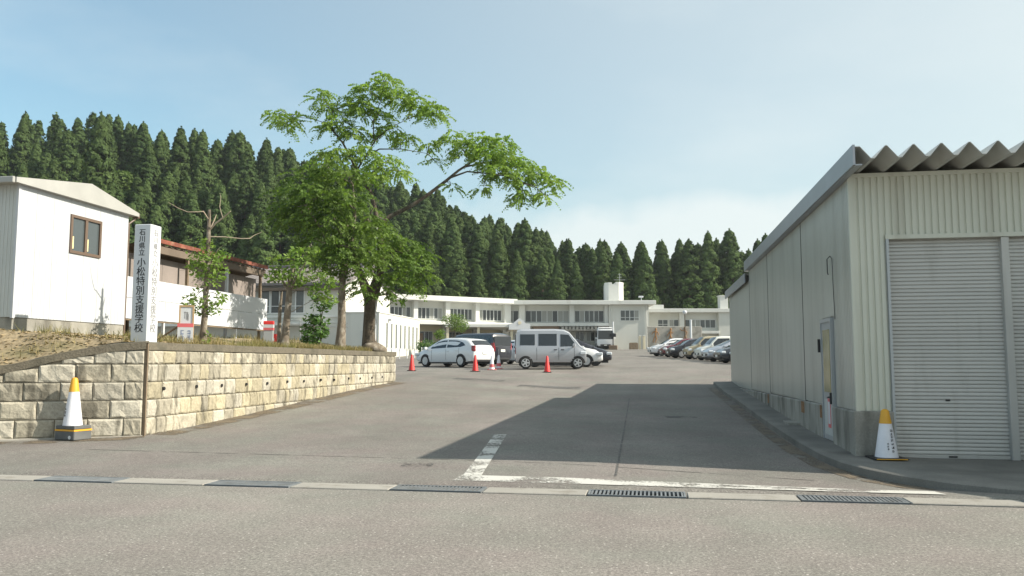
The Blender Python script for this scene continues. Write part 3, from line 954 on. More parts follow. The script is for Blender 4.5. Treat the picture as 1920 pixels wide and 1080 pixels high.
# door on the side
dr = MB(); dr.box(-0.045, 0.02, 1.37, 2.07, 0.1, 1.98, 0.004)
door = dr.build('door', M['door'], wh)
fr = MB()
fr.box(-0.06, 0.06, 1.32, 1.37, 0.05, 2.04); fr.box(-0.06, 0.06, 2.07, 2.12, 0.05, 2.04); fr.box(-0.06, 0.06, 1.37, 2.07, 1.98, 2.04)
fr.build('door_frame', M['alu'], door)
MB().box(-0.052, -0.043, 1.47, 1.97, 0.86, 1.86).build('pane', M['door_glass'], door)
MB().box(-0.051, -0.043, 1.45, 1.99, 0.18, 0.74, 0.003).build('door_panel', M['shed_grey'], door)
hd = MB(); hd.box(-0.085, -0.045, 1.385, 1.43, 0.68, 0.86, 0.005); hd.tube([(-0.09, 1.41, 0.79), (-0.10, 1.41, 0.79), (-0.10, 1.50, 0.78)], 0.012, 8)
hd.build('handle', M['black'], door)
nt_ = MB(); nt_.box(-0.056, -0.052, 1.51, 1.72, 0.30, 0.76)
notice = nt_.build('notice_border', M['red_faded'], door)
MB().box(-0.059, -0.0565, 1.54, 1.69, 0.36, 0.71).build('notice_paper', M['white_paint'], door)
MB().box(-0.10, -0.045, 2.125, 2.15, 1.50, 1.72, 0.004).build('door_box', M['black'], wh)
cb = MB()
cb.tube([(-0.02, 1.15, 2.0), (-0.03, 1.15, 2.55), (-0.03, 1.17, 2.95), (-0.04, 1.25, 3.0)], 0.005, 6)
cb.tube([(-0.04, 1.25, 3.0), (-0.07, 1.33, 2.96), (-0.06, 1.38, 2.75), (-0.05, 1.37, 2.72)], 0.008, 6)
cb.build('cable', M['black'], wh)
# roof: folded plates running along Y, overhanging the front
def plates(y0, y1, zlo, zhi, x0, n, pitch):
    prof = [(x0, zhi), (x0 + pitch * 0.18, zhi)]
    x = x0 + pitch * 0.18
    for i in range(n):
        prof += [(x + pitch * 0.40, zlo), (x + pitch * 0.54, zlo), (x + pitch * 0.93, zhi), (x + pitch, zhi)]
        x += pitch
    m = MB(); th = 0.009; v = []; f = []; N_ = len(prof)
    for (p, z) in prof:
        v += [(p, y0, z), (p, y1, z), (p, y0, z - th), (p, y1, z - th)]
    for i in range(N_ - 1):
        a, b = 4 * i, 4 * i + 4
        f += [(a, a + 1, b + 1, b), (a + 2, b + 2, b + 3, a + 3), (a, b, b + 2, a + 2), (a + 1, a + 3, b + 3, b + 1)]
    m.add(v, f); return m
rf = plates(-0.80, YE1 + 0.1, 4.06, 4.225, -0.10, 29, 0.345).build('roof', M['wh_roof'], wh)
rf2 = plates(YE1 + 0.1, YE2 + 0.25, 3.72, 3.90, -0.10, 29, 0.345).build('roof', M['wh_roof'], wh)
fa = MB(); fa.box(-0.135, -0.105, -0.82, YE1 + 0.12, 3.97, 4.245); fa.box(-0.105, -0.02, -0.82, YE1 + 0.12, 3.96, 3.978)
fa.build('fascia', M['wh_fascia'], wh)
fa = MB(); fa.box(-0.135, -0.105, YE1 + 0.13, YE2 + 0.27, 3.64, 3.91); fa.build('fascia', M['wh_fascia'], wh)
bm_ = MB()
for y in (-0.05,): bm_.box(-0.02, 9.8, 0.0, 0.04, WZT - 0.05, 4.03)
bm_.build('eave_beam', M['wh_front'], wh)
# shutters
SX = [(0.49, 1.96), (2.06, 3.56), (3.66, 5.16), (5.26, 6.76)]
fm = MB()
fm.box(0.45, 6.86, -0.025, 0.05, 3.07, 3.13)
fm.build('shutter_lintel', M['wh_front'], wh)
def slat_mesh():
    m = MB()
    prof = [(0.0, 0.0), (-0.014, 0.010), (-0.016, 0.036), (-0.006, 0.050), (0.0, 0.0535)]
    v = []; f = []
    for (y, z) in prof: v += [(0, y, z), (1, y, z)]
    for i in range(len(prof) - 1): f.append((2 * i, 2 * i + 1, 2 * i + 3, 2 * i + 2))
    m.add(v, f); return m.mesh('slat', M['slat'], 50)
SLM = slat_mesh()
for si, (a, b) in enumerate(SX[:3]):
    sh = MB(); sh.box(a - 0.01, b + 0.01, 0.095, 0.11, 0.0, 3.1)
    sh = sh.build('roller_shutter', M['slat'], wh)
    for q in range(57):
        link('slat', SLM, sh, (a, 0.09, 0.065 + q * 0.0535), None, (b - a, 1, 1))
    MB().box(a, b, 0.06, 0.092, 0.015, 0.065, 0.004).build('bottom_bar', M['slat'], sh)
    pm = MB(); pm.box((a + b) / 2 - 0.05, (a + b) / 2 + 0.06, 0.055, 0.062, 0.028, 0.052); pm.build('pull_handle', M['black'], sh)
    if si == 0:
        MB().box(a + 0.68, a + 0.74, 0.068, 0.074, 0.80, 0.825).build('lock_plate', M['black'], sh)
for i in range(4):
    a = SX[i][0] if i else 0.49
    if i == 0: MB().box(0.455, 0.49, -0.03, 0.095, 0.0, 3.068).build('shutter_guide', M['alu'], wh)
    else: MB().box(SX[i - 1][1], SX[i][0], -0.005, 0.095, 0.0, 3.068, 0.004).build('shutter_guide', M['slat'], wh)
MB().box(5.26, 9.8, 0.02, 0.1, 0.0, 3.068).build('front_wall', M['wh_front'], wh)

# unseen block added right of the frame, top sloped to shade the apron
m = MB(); m.prism([(-3.8, 0.0), (-0.1, 0.0), (-0.1, 2.95), (-3.8, 2.0)], 3.55, 6.6, 'x'); m.build('unseen_shade_block', M['wh_side'], wh)
# apron kerb along the warehouse, turning the corner to the right
def kz(y): return gz(2.2, max(y, 9.2)) + 0.10
path = [(2.2, 30.2), (2.22, 26), (2.25, 22), (2.28, 18), (2.30, 15.5), (2.32, 13.6), (2.36, 12.4), (2.45, 11.5), (2.62, 10.85), (2.85, 10.35), (3.2, 9.85), (3.7, 9.45), (4.6, 9.2), (7, 9.1), (12, 9.1)]
v = []; f = []
for i, (x, y) in enumerate(path):
    z = kz(y) if y > 11 else lerp(0.02, kz(11), max(0, (y - 9.1)) / 1.9)
    inner = (WX + 0.02, max(y, WY + 0.05)) if y > WY else (max(x, WX + 0.02) + 0.0, WY + 0.11)
    if y <= WY: inner = (lerp(WX + 0.02, 12.9, (i - 6) / 8.0) if i >= 6 else WX + 0.02, WY + 0.11)
    zi = z + 0.015 if y > WY else 0.012
    v += [(x, y, gz(x, y) - 0.1), (x, y, z - 0.015), (x + 0.02, y + (0.02 if y < 11 else 0), z), (lerp(x, inner[0], .3), lerp(y, inner[1], .3), lerp(z, zi, .3)), (inner[0], inner[1], zi)]
for i in range(len(path) - 1):
    for q in range(4):
        a = 5 * i + q
        f.append((a, a + 1, a + 6, a + 5))
f.append((0, 1, 2, 3, 4))
ap = MB(); ap.add(v, f)
tag(ap.build('apron', M['apron'], None, 40), kind='structure')

# ------------------------------------------------------------------ white shed (left)
SHX, SHY = -12.0, 13.81
shed = empty('prefab_shed', (SHX, SHY, 1.9), 0, 'white prefabricated shed with a brown sliding window on the earth bank', 'shed')
LS = 3.38; WS = 5.0                             # length along Y, width to the left
zb, zt = 0.30, 2.88
sw = MB(); sw.box(-WS, -0.03, 0.03, LS - 0.0, zb, zt); sw.build('wall', M['shed_grey'], shed)
# panels on the side facing the drive
edges = [0.0, 0.48, 0.96, 1.44, 1.9, 2.38, 2.88, LS]
for a, b in zip(edges[:-1], edges[1:]):
    m = MB()
    if a < 2.38 and b > 1.45:
        m.box(-0.03, 0.0, a + 0.003, b - 0.003, zb, 1.73)
        MB().box(-0.03, 0.0, a + 0.003, b - 0.003, 2.55, zt).build('side_panel', M['shed_white'], shed)
    else: m.box(-0.03, 0.0, a + 0.003, b - 0.003, zb, zt)
    for q in range(5):
        yy = a + 0.05 + q * (b - a - 0.1) / 4.0
        if not (1.40 < yy < 2.46): m.box(0.0005, 0.003, yy - 0.010, yy + 0.010, zb + 0.002, zt - 0.002)
    m.build('side_panel', M['shed_white'], shed)
for i in range(10):
    a = -WS + i * 0.5
    m = MB(); m.box(a + 0.003, a + 0.497, 0.0, 0.03, zb, zt)
    for q in range(6):
        m.box(a + 0.03 + q * 0.08, a + 0.06 + q * 0.08, -0.008, 0.0, zb, zt)
    m.build('front_panel', M['shed_grey'], shed)
MB().box(-0.04, 0.012, -0.02, 0.04, zb - 0.02, zt).build('corner_trim', M['shed_white'], shed)
MB().box(-WS, -0.02, 0.02, LS, -0.3, zb, 0.01).build('plinth', M['plinth'], shed)
rfm = MB()
ridge = 1.9
rfm.prism([(-0.22, zt + 0.08), (ridge, zt + 0.40), (LS + 0.20, zt + 0.06), (LS + 0.20, zt - 0.02), (-0.22, zt - 0.01)], -WS - 0.2, 0.10, 'x')
rfm.build('roof', M['shed_trim'], shed)
br = MB(); br.prism([(-0.225, zt + 0.085), (ridge, zt + 0.41), (LS + 0.21, zt + 0.065), (LS + 0.21, zt - 0.015), (-0.225, zt - 0.012)], 0.102, 0.125, 'x')
br.build('bargeboard', M['shed_trim'], shed)
gt = MB(); gt.box(-WS - 0.2, 0.10, -0.29, -0.225, zt - 0.03, zt + 0.09, 0.01); gt.build('gutter', M['shed_trim'], shed)
gt = MB(); gt.box(-0.06, 0.10, LS + 0.21, LS + 0.28, zt - 0.05, zt + 0.06, 0.01); gt.tube([(0.02, LS + 0.24, zt - 0.05), (-0.05, LS + 0.08, zt - 0.2), (-0.05, LS + 0.06, 0.1)], 0.03, 8); gt.build('downpipe', M['brown_frame'], shed)
wf = MB()
y0, y1, z0, z1 = 1.44, 2.42, 1.73, 2.55
wf.box(-0.03, 0.03, y0, y1, z0, z0 + 0.06); wf.box(-0.03, 0.03, y0, y1, z1 - 0.06, z1)
wf.box(-0.03, 0.03, y0, y0 + 0.06, z0 + 0.06, z1 - 0.06); wf.box(-0.03, 0.03, y1 - 0.06, y1, z0 + 0.06, z1 - 0.06)
wf.box(-0.02, 0.025, (y0 + y1) / 2 - 0.04, (y0 + y1) / 2 + 0.04, z0 + 0.06, z1 - 0.06)
wn = wf.build('window', M['brown_frame'], shed)
for a, b in ((y0 + 0.06, (y0 + y1) / 2 - 0.04), ((y0 + y1) / 2 + 0.04, y1 - 0.06)):
    MB().box(-0.015, -0.005, a, b, z0 + 0.06, z1 - 0.06).build('pane', M['glass_grey'], wn)
for y in (y0 + 0.09, (y0 + y1) / 2 + 0.06):
    MB().box(-0.005, 0.004, y, y + 0.04, z0 + 0.10, z0 + 0.36).build('strip', M['curtain'], wn)

# ------------------------------------------------------------------ lettering
def glyph_mesh(ch, size, mt, depth=0.004):
    cu = bpy.data.curves.new('lettering', 'FONT')
    cu.body = ch; cu.size = size; cu.align_x = 'CENTER'; cu.align_y = 'CENTER'; cu.extrude = depth
    cu.resolution_u = 3
    o = bpy.data.objects.new('lettering', cu)
    COL.objects.link(o)
    dg = bpy.context.evaluated_depsgraph_get(); dg.update()
    me = bpy.data.meshes.new_from_object(o.evaluated_get(dg))
    bpy.data.objects.remove(o, do_unlink=True)
    me.materials.clear(); me.materials.append(mt)
    return me
PILX, PILY, PILB = -9.3, 14.0, 1.70
pil = empty('sign_pillar', (PILX, PILY, PILB), 0, 'tall white square pillar with black vertical lettering on top of the wall', 'sign')
PH = 2.25; PW = 0.34
pb = MB(); pb.box(-PW, 0, 0, PW, 0, PH, 0.012); pb.build('post', M['white_paint'], pil)
MB().box(-PW - 0.006, 0.006, -0.006, PW + 0.006, -0.02, 0.30, 0.004).build('base_sleeve', M['alu'], pil) if False else None
txt = '石川県立小松特別支援学校'
zc_ = PH - 0.16
pos = []
for i, ch in enumerate(txt):
    sz = 0.118 if i < 4 else 0.165
    zc_ -= sz * 0.5 if i else 0
    pos.append((ch, sz, zc_))
    zc_ -= sz * 0.5 + (0.012 if i != 3 else 0.05)
for ch, sz, z in pos:
    ln = lerp(0.0, 1.0, 0)
    link('letter', glyph_mesh(ch, sz * 1.12, M['ink']), pil, (-PW / 2, -0.003, z), (R(90), 0, 0))
for ch, sz, z in pos:
    link('faded_letter', glyph_mesh(ch, sz * 1.12, M['ink_faded']), pil, (0.003, PW / 2, z), (R(90), 0, R(90)))

def marks(m, x0, z0, w, h, y, rnd, k=5):
    """a small illegible printed character: a few strokes"""
    for q in range(k):
        if rnd.random() < 0.55:
            zz = z0 + h * rnd.uniform(0.05, 0.95); a = x0 + w * rnd.uniform(0, 0.3); b = x0 + w * rnd.uniform(0.7, 1)
            m.box(a, b, y - 0.002, y, zz - h * 0.06, zz + h * 0.06)
        else:
            xx = x0 + w * rnd.uniform(0.1, 0.9); a = z0 + h * rnd.uniform(0, 0.3); b = z0 + h * rnd.uniform(0.7, 1)
            m.box(xx - w * 0.06, xx + w * 0.06, y - 0.0025, y - 0.0003, a, b)
# small notice stand beside the pillar
rnd = random.Random(5)
st = empty('notice_stand', (-9.72, 16.0, bankz(-9.72, 16.0)), R(22), 'small white notice stand with a red band and wooden frame between pillar and tree', 'sign')
m = MB(); m.box(-0.15, -0.12, 0, 0.05, 0.02, 0.83); m.box(0.12, 0.15, 0, 0.05, 0.02, 0.83); m.box(-0.12, 0.12, 0, 0.05, 0.79, 0.83); m.build('frame', M['wood'], st)
MB().box(-0.12, 0.12, 0.012, 0.03, 0.42, 0.79).build('upper_panel', M['white_paint'], st)
lp = MB(); lp.box(-0.165, 0.145, -0.02, -0.004, 0.04, 0.36); lp = lp.build('lower_panel', M['white_paint'], st)
MB().box(-0.17, 0.15, -0.022, -0.003, 0.362, 0.44).build('red_band', M['red_faded'], st)
m = MB()
for cx_ in (-0.11, 0.03):
    for cz in (0.09, 0.20): marks(m, cx_, cz, 0.075, 0.10, -0.021, rnd, 6)
m.build('print', M['blue_ink'], st)
m = MB(); marks(m, -0.05, 0.5, 0.1, 0.2, 0.011, rnd, 6); m.build('print', M['ink_faded'], st)
m = MB(); m.tube([(-0.14, 0.06, 0.4), (-0.62, 0.35, 0.1)], 0.022, 6); m.tube([(-0.14, 0.06, 0.25), (-0.35, 0.3, 0.02)], 0.02, 6); m.build('brace', M['wood_old'], st)

# white sheet panel fence behind the saplings
PX = -12.6
pf = empty('panel_fence', (PX, 17.8, 1.95), 0, 'long white sheet-metal panel fence raised on posts behind the saplings', 'fence')
for i in range(4):
    a = i * 1.94; b = a + 1.93
    for q in range(2):
        m = MB(); z0 = 0.46 + q * 0.52; z1 = z0 + 0.51
        m.box(-0.02, 0.0 + 0.004 * ((i + q) % 2), a, b, z0, z1, 0.003)
        m.build('panel', M['sheet_white'], pf)
for i in range(5):
    y = i * 1.92
    MB().box(-0.09, -0.025, y, y + 0.06, -0.1, 1.48).build('post', M['white_paint'], pf)
MB().box(-0.07, -0.022, 0, 7.7, 0.42, 0.455).build('rail', M['wood_old'], pf)
# red and white notice box at the end of the panels
rb = empty('box_sign', (-10.55, 21.5, bankz(-10.55, 21.5)), R(15), 'grey box sign with red and white top at the end of the white panels', 'sign')
MB().box(-0.13, 0.13, 0, 0.1, 0.0, 0.40, 0.008).build('body', M['alu'], rb)
MB().box(-0.14, 0.14, -0.01, 0.11, 0.40, 0.47).build('red_band', M['red_faded'], rb)
MB().box(-0.14, 0.14, -0.01, 0.11, 0.47, 0.56).build('white_band', M['white_paint'], rb)
MB().box(-0.14, 0.14, -0.01, 0.11, 0.56, 0.66, 0.01).build('red_top', M['red'], rb)
cr = empty('red_crate', (-11.15, 22.9, bankz(-11.15, 22.9)), R(10), 'small red plastic crate on the ground below the white panels', 'crate')
cr.scale = (0.62, 0.62, 0.75)
m = MB(); m.box(-0.28, 0.28, -0.18, 0.18, 0, 0.02)
for (a, b, c, d) in ((-0.28, 0.28, -0.18, -0.16), (-0.28, 0.28, 0.16, 0.18), (-0.28, -0.26, -0.16, 0.16), (0.26, 0.28, -0.16, 0.16)):
    m.box(a, b, c, d, 0.02, 0.30)
m.build('shell', M['red'], cr)
MB().box(-0.02, 0.22, -0.187, -0.181, 0.04, 0.15).build('label_plate', M['white_paint'], cr)
m = MB(); m.box(-0.30, 0.30, -0.20, 0.20, 0.302, 0.325); m.build('rim', M['red_faded'], cr)

# open shelter with rusty fascia
she = empty('open_shelter', (-13.25, 19.5, 1.95), 0, 'old open shelter with a rusty red roof edge behind the sign pillar', 'shelter')
LSH = 7.2
n = 48; v = []; f = []
for i in range(n + 1):
    y = LSH * i / n; w = 0.025 * (1 if i % 2 else -1)
    for (x, z) in ((0.0, 2.62), (-5.2, 1.35)):
        v += [(x, y, z + w), (x, y, z + w - 0.012)]
for i in range(n):
    a = 4 * i; b = a + 4
    f += [(a, b, b + 2, a + 2), (a + 1, a + 3, b + 3, b + 1), (a, a + 1, b + 1, b), (a + 2, b + 2, b + 3, a + 3)]
m = MB(); m.add(v, f); m.build('roof_sheet', M['old_soffit'], she)
m = MB(); m.box(-0.01, 0.05, -0.05, LSH + 0.05, 2.65, 2.765); m.build('fascia', M['rust'], she)
m = MB(); m.box(-0.16, -0.02, 0, LSH, 2.38, 2.58); m.box(-2.7, -2.58, 0, LSH, 1.72, 1.90); m.box(-5.2, -5.08, 0, LSH, 1.15, 1.30); m.build('beam', M['old_soffit'], she)
for i in range(4):
    y = 0.1 + i * 2.28
    MB().box(-0.13, -0.05, y, y + 0.08, -0.1, 2.39).build('post', M['white_paint' if i == 2 else 'wood_old'], she)
    MB().box(-5.15, -5.07, y, y + 0.08, -0.1, 1.15).build('post', M['wood_old'], she)
m = MB(); m.box(-0.30, -0.24, 0.0, LSH, 1.28, 1.62); m.build('side_board', M['school_cream'], she)
for q in range(9):
    m = MB(); m.box(-0.42, -0.36, q * 0.8, q * 0.8 + 0.79, 1.66, 2.30); m.build('side_sheet', M['faded_sheet'], she)
for q in range(8):
    m = MB(); m.box(-5.3, -5.22, q * 0.9, q * 0.9 + 0.89, 0.0, 1.25); m.build('back_board', M['old_soffit'], she)

# ------------------------------------------------------------------ cones
def cone(name, loc, col, h, label, group, square=True, rz=0.0, base='black', r=0.14):
    e = empty(name, loc, rz, label, 'cone', group)
    m = MB(); m.box(-0.19, 0.19, -0.19, 0.19, 0.0, 0.03, 0.008); m.build('base', M[base], e)
    m = MB(); m.lathe([(r, 0.03), (r * 0.93, 0.06), (0.045, h - 0.03), (0.035, h - 0.008), (0.015, h)], 20); m.build('body', M[col], e, 40)
    return e
for (x, y, lb, rz) in ((-10.36, 34.93, 'red traffic cone standing alone left of the white hatchback', 0.2), (-7.61, 35.41, 'red traffic cone in front of the white hatchback rear bumper', 0.5), (-4.49, 35.94, 'red traffic cone in front of the silver van', 0.1)):
    cone('traffic_cone', (x, y, gz(x, y)), 'red', 0.72, lb, 'red traffic cones in the car park', rz=rz)
for (x, y, lb, c2) in ((-7.25, 37.4, 'white traffic cone with a thin rod just right of the red cone', 'cone_white'), (-7.15, 38.6, 'grey and white traffic cone behind the white one with a rod', 'cone_white')):
    e = cone('traffic_cone', (x, y, gz(x, y)), c2, 0.66, lb, 'white traffic cones behind the hatchback', base='red_faded', r=0.13)
    m = MB(); m.lathe([(0.118, 0.13), (0.094, 0.27)], 20); m.build('band', M['red_faded'], e)
    m = MB(); m.tube([(0, 0, 0.62), (0, 0, 0.95)], 0.014, 6); m.build('rod', M['alu'], e)
# yellow-topped cone standing on a rubber weight by the wall
def tall_cone(name, loc, rz, label, text_cols, H=0.80, rb=0.155):
    e = empty(name, loc, rz, label, 'cone', 'yellow-topped white cones')
    def rad(z): return lerp(rb, 0.048, z / H)
    m = MB(); m.lathe([(rb, 0.0), (rad(0.03), 0.03), (rad(H * 0.7), H * 0.7)], 24); m.build('body', M['cone_white'], e, 40)
    m = MB(); m.lathe([(rad(H * 0.7) + 0.002, H * 0.7), (rad(H * 0.95), H * 0.95), (0.043, H - 0.012), (0.02, H)], 24); m.build('top', M['yellow'], e, 40)
    rnd = random.Random(int(abs(loc[0]) * 10))
    m = MB()
    for (xo, z0, z1, k) in text_cols:
        hgt = (z1 - z0) / k
        for q in range(k):
            z = z0 + q * hgt
            yy = -math.sqrt(max(1e-4, rad(z) ** 2 - xo ** 2))
            marks(m, xo - hgt * 0.42, z + hgt * 0.1, hgt * 0.8, hgt * 0.78, yy - 0.004, rnd, 5)
    m.build('lettering', M['ink'], e)
    return e
bx, by = -9.62, 12.56
bz = gz(bx, by)
wt = empty('cone_weight', (bx, by, bz), R(-14), 'dark grey rubber block with a yellow stripe under the yellow-topped cone', 'cone base')
MB().box(-0.24, 0.22, -0.17, 0.17, 0.0, 0.145, 0.01).build('lower_block', M['weight'], wt)
MB().box(-0.235, 0.215, -0.165, 0.165, 0.175, 0.235, 0.01).build('upper_block', M['weight'], wt)
MB().box(-0.242, 0.222, -0.172, 0.172, 0.146, 0.174).build('yellow_stripe', M['yellow'], wt)
m = MB(); m.tube([(0.12, -0.171, 0.045), (0.12, -0.178, 0.045)], 0.03, 14); m.build('reflector', M['white_paint'], wt)
tall_cone('tall_cone', (bx - 0.03, by, bz + 0.236), R(-14), 'white cone with a yellow top on a rubber block against the stone wall', [(-0.02, 0.14, 0.30, 3)])
cx2, cy2 = 3.13, 11.92
zc2 = 0.06
m_b = empty('cone_plate', (cx2, cy2, zc2 - 0.02), R(5), 'flat black rubber plate under the cone by the roller shutter', 'cone base')
MB().box(-0.22, 0.22, -0.2, 0.2, 0.0, 0.02, 0.006).build('plate', M['black'], m_b)
MB().box(-0.20, 0.20, -0.206, -0.201, 0.004, 0.016).build('yellow_edge', M['yellow'], m_b)
tall_cone('tall_cone', (cx2, cy2, zc2 + 0.002), R(5), 'white cone with a yellow top at the warehouse corner by the shutter', [(0.04, 0.07, 0.38, 7), (-0.02, 0.10, 0.20, 3)], 0.64, 0.15)

# ------------------------------------------------------------------ foreground trees
def sprays(lobes, dens, rng, length=0.42, leaf=0.15, npair=7, droop=0.6):
    """pinnate sprays filling ellipsoid lobes: (x,y,z,rx,ry,rz) -> quads"""
    Q = []
    for (cx, cy_, cz, rx, ry, rz_) in lobes:
        n = max(4, int(dens * math.pi * rx * rz_ * (0.6 + 0.5 * min(1.5, ry))))
        d = rng.normal(size=(n, 3)); d /= np.linalg.norm(d, axis=1)[:, None]
        rad = rng.uniform(0.12, 1.0, n) ** 0.55
        c = d * rad[:, None] * np.array([rx, ry, rz_]) + np.array([cx, cy_, cz])
        az = np.arctan2(d[:, 1], d[:, 0]) + rng.normal(0, 0.7, n)
        L = length * rng.uniform(0.6, 1.25, n)
        out = np.stack([np.cos(az), np.sin(az), np.zeros(n)], 1)
        side = np.stack([-np.sin(az), np.cos(az), rng.uniform(-.35, .35, n)], 1)
        dr = droop * rng.uniform(0.3, 1.6, n)
        for k in range(npair):
            t = (k + 0.5) / npair
            base = c + out * (L * t)[:, None]
            base[:, 2] -= dr * L * t * t
            for s in (-1, 1):
                ll = leaf * (1.1 - 0.5 * abs(t - 0.45)) * rng.uniform(0.75, 1.2, n)
                dirv = side * s + out * 0.45
                dirv[:, 2] -= rng.uniform(0.05, 0.5, n)
                dirv /= np.linalg.norm(dirv, axis=1)[:, None]
                tip = base + dirv * ll[:, None]
                wv = out * (ll * 0.20)[:, None] + np.stack([np.zeros(n), np.zeros(n), rng.uniform(-.05, .05, n)], 1)
                mid = (base + tip) * 0.5
                Q.append(np.stack([base, mid - wv, tip, mid + wv], 1))
    return np.concatenate(Q, 0)

def leafballs(lobes, dens, rng, leaf=0.09):
    """single broad leaves spread through ellipsoid lobes"""
    Q = []
    for (cx, cy_, cz, rx, ry, rz_) in lobes:
        n = max(10, int(dens * math.pi * rx * rz_))
        d = rng.normal(size=(n, 3)); d /= np.linalg.norm(d, axis=1)[:, None]
        rad = rng.uniform(0.05, 1.0, n) ** 0.5
        c = d * rad[:, None] * np.array([rx, ry, rz_]) + np.array([cx, cy_, cz])
        a = rng.normal(size=(n, 3)); a[:, 2] *= 0.6; a /= np.linalg.norm(a, axis=1)[:, None]
        nrm = d + rng.normal(0, 0.6, (n, 3)); nrm[:, 2] += 0.5
        b = np.cross(nrm, a); b /= np.linalg.norm(b, axis=1)[:, None] + 1e-6
        L = leaf * rng.uniform(0.6, 1.3, n)
        Q.append(np.stack([c - a * L[:, None] * .5, c - b * (L * .27)[:, None], c + a * L[:, None] * .5, c + b * (L * .27)[:, None]], 1))
    return np.concatenate(Q, 0)

YAWC = R(9.57)
rt = np.random.default_rng(21)

# --- the tall leaning tree at the end of the wall (sketch units: 1 unit = 1/54.2 m)
U = 54.2
def T(px, py, d=0.0): return ((px - 690) / U, d, (657 - py) / U)
tx, ty = -9.55, 27.05
main = empty('spreading_tree', (tx, ty, bankz(tx, ty) - 0.03), YAWC, 'tall spreading tree with a long limb reaching right at the end of the wall', 'tree')
tr = MB()
tr.tube([T(690, 662), T(691, 648), T(690, 620), T(691, 580), T(692, 552)], [0.36, 0.279, 0.2295, 0.216, 0.243], 14)
tr.tube([T(692, 560), T(704, 520, .05), T(710, 470, .1), T(703, 430, .12), T(702, 402, .12)], [0.2236, 0.1806, 0.1462, 0.129, 0.1247], 12)
tr.tube([T(692, 562), T(676, 520, -.2), T(662, 480, -.3), T(650, 430, -.5), T(640, 380, -.6)], [0.2064, 0.1376, 0.1032, 0.0774, 0.043], 10)
tr.tube([T(703, 430, .12), T(696, 385, .1), T(688, 355, .1), T(668, 325, .05), T(660, 310, 0), T(648, 285, -.1), T(636, 262, -.2), T(618, 240, -.3), T(613, 205, -.3)], [0.099, 0.0759, 0.066, 0.0561, 0.0495, 0.0409, 0.033, 0.0231, 0.0132], 10)
tr.tube([T(702, 420, .12), T(724, 398, .25), T(760, 378, .4), T(795, 352, .55), T(828, 324, .7), T(852, 302, .8), T(875, 285, .9), T(905, 268, 1.0), T(935, 262, 1.1)], [0.099, 0.0825, 0.0726, 0.066, 0.0581, 0.0462, 0.033, 0.0231, 0.0132], 10)
tr.tube([T(835, 318, .7), T(870, 308, .5), T(900, 312, .4), T(940, 320, .2), T(975, 335, .1)], [0.0396, 0.0297, 0.0231, 0.0165, 0.0079], 8)
tr.tube([T(860, 296, .8), T(905, 280, 1.2), T(960, 285, 1.5), T(1010, 305, 1.6)], [0.033, 0.0264, 0.0185, 0.0079], 8)
tr.tube([T(662, 312), T(672, 285, .2), T(700, 265, .4), T(740, 262, .6), T(790, 268, .8)], [0.0396, 0.0317, 0.0251, 0.0165, 0.0079], 8)
tr.tube([T(674, 283, .2), T(694, 248, .3), T(720, 225, .3), T(755, 205, .4)], [0.0297, 0.0251, 0.0185, 0.0079], 8)
tr.tube([T(640, 268, -.2), T(615, 235, .1), T(592, 215, .2), T(570, 207, .3), T(530, 200, .4)], [0.0231, 0.0172, 0.0132, 0.0106, 0.0053], 7)
tr.tube([T(690, 250, .3), T(690, 215, .1), T(705, 175, 0), T(710, 140, 0)], [0.0231, 0.0185, 0.0132, 0.0053], 7)
tr.tube([T(668, 325, 0), T(700, 318, -.4), T(735, 320, -.6)], [0.0264, 0.0172, 0.0066], 7)
tr.tube([T(708, 480, .1), T(740, 470, -.4), T(770, 480, -.7)], [0.0396, 0.0264, 0.0099], 7)
tr.tube([T(648, 425, -.5), T(625, 370, -.2), T(590, 330, .2)], [0.0396, 0.0264, 0.0079], 7)
def lob(px, py, rx, ry, d, rd): return ((px - 690) / U, d, (657 - py) / U, rx / U, rd, ry / U)
C5 = 3.097
def c5(cx, cy_, rx, ry, d=0.0, rd=0.7): return lob(460 + cx / C5, 100 + cy_ / C5, rx / C5 * 0.92, ry / C5 * 0.9, d, rd)
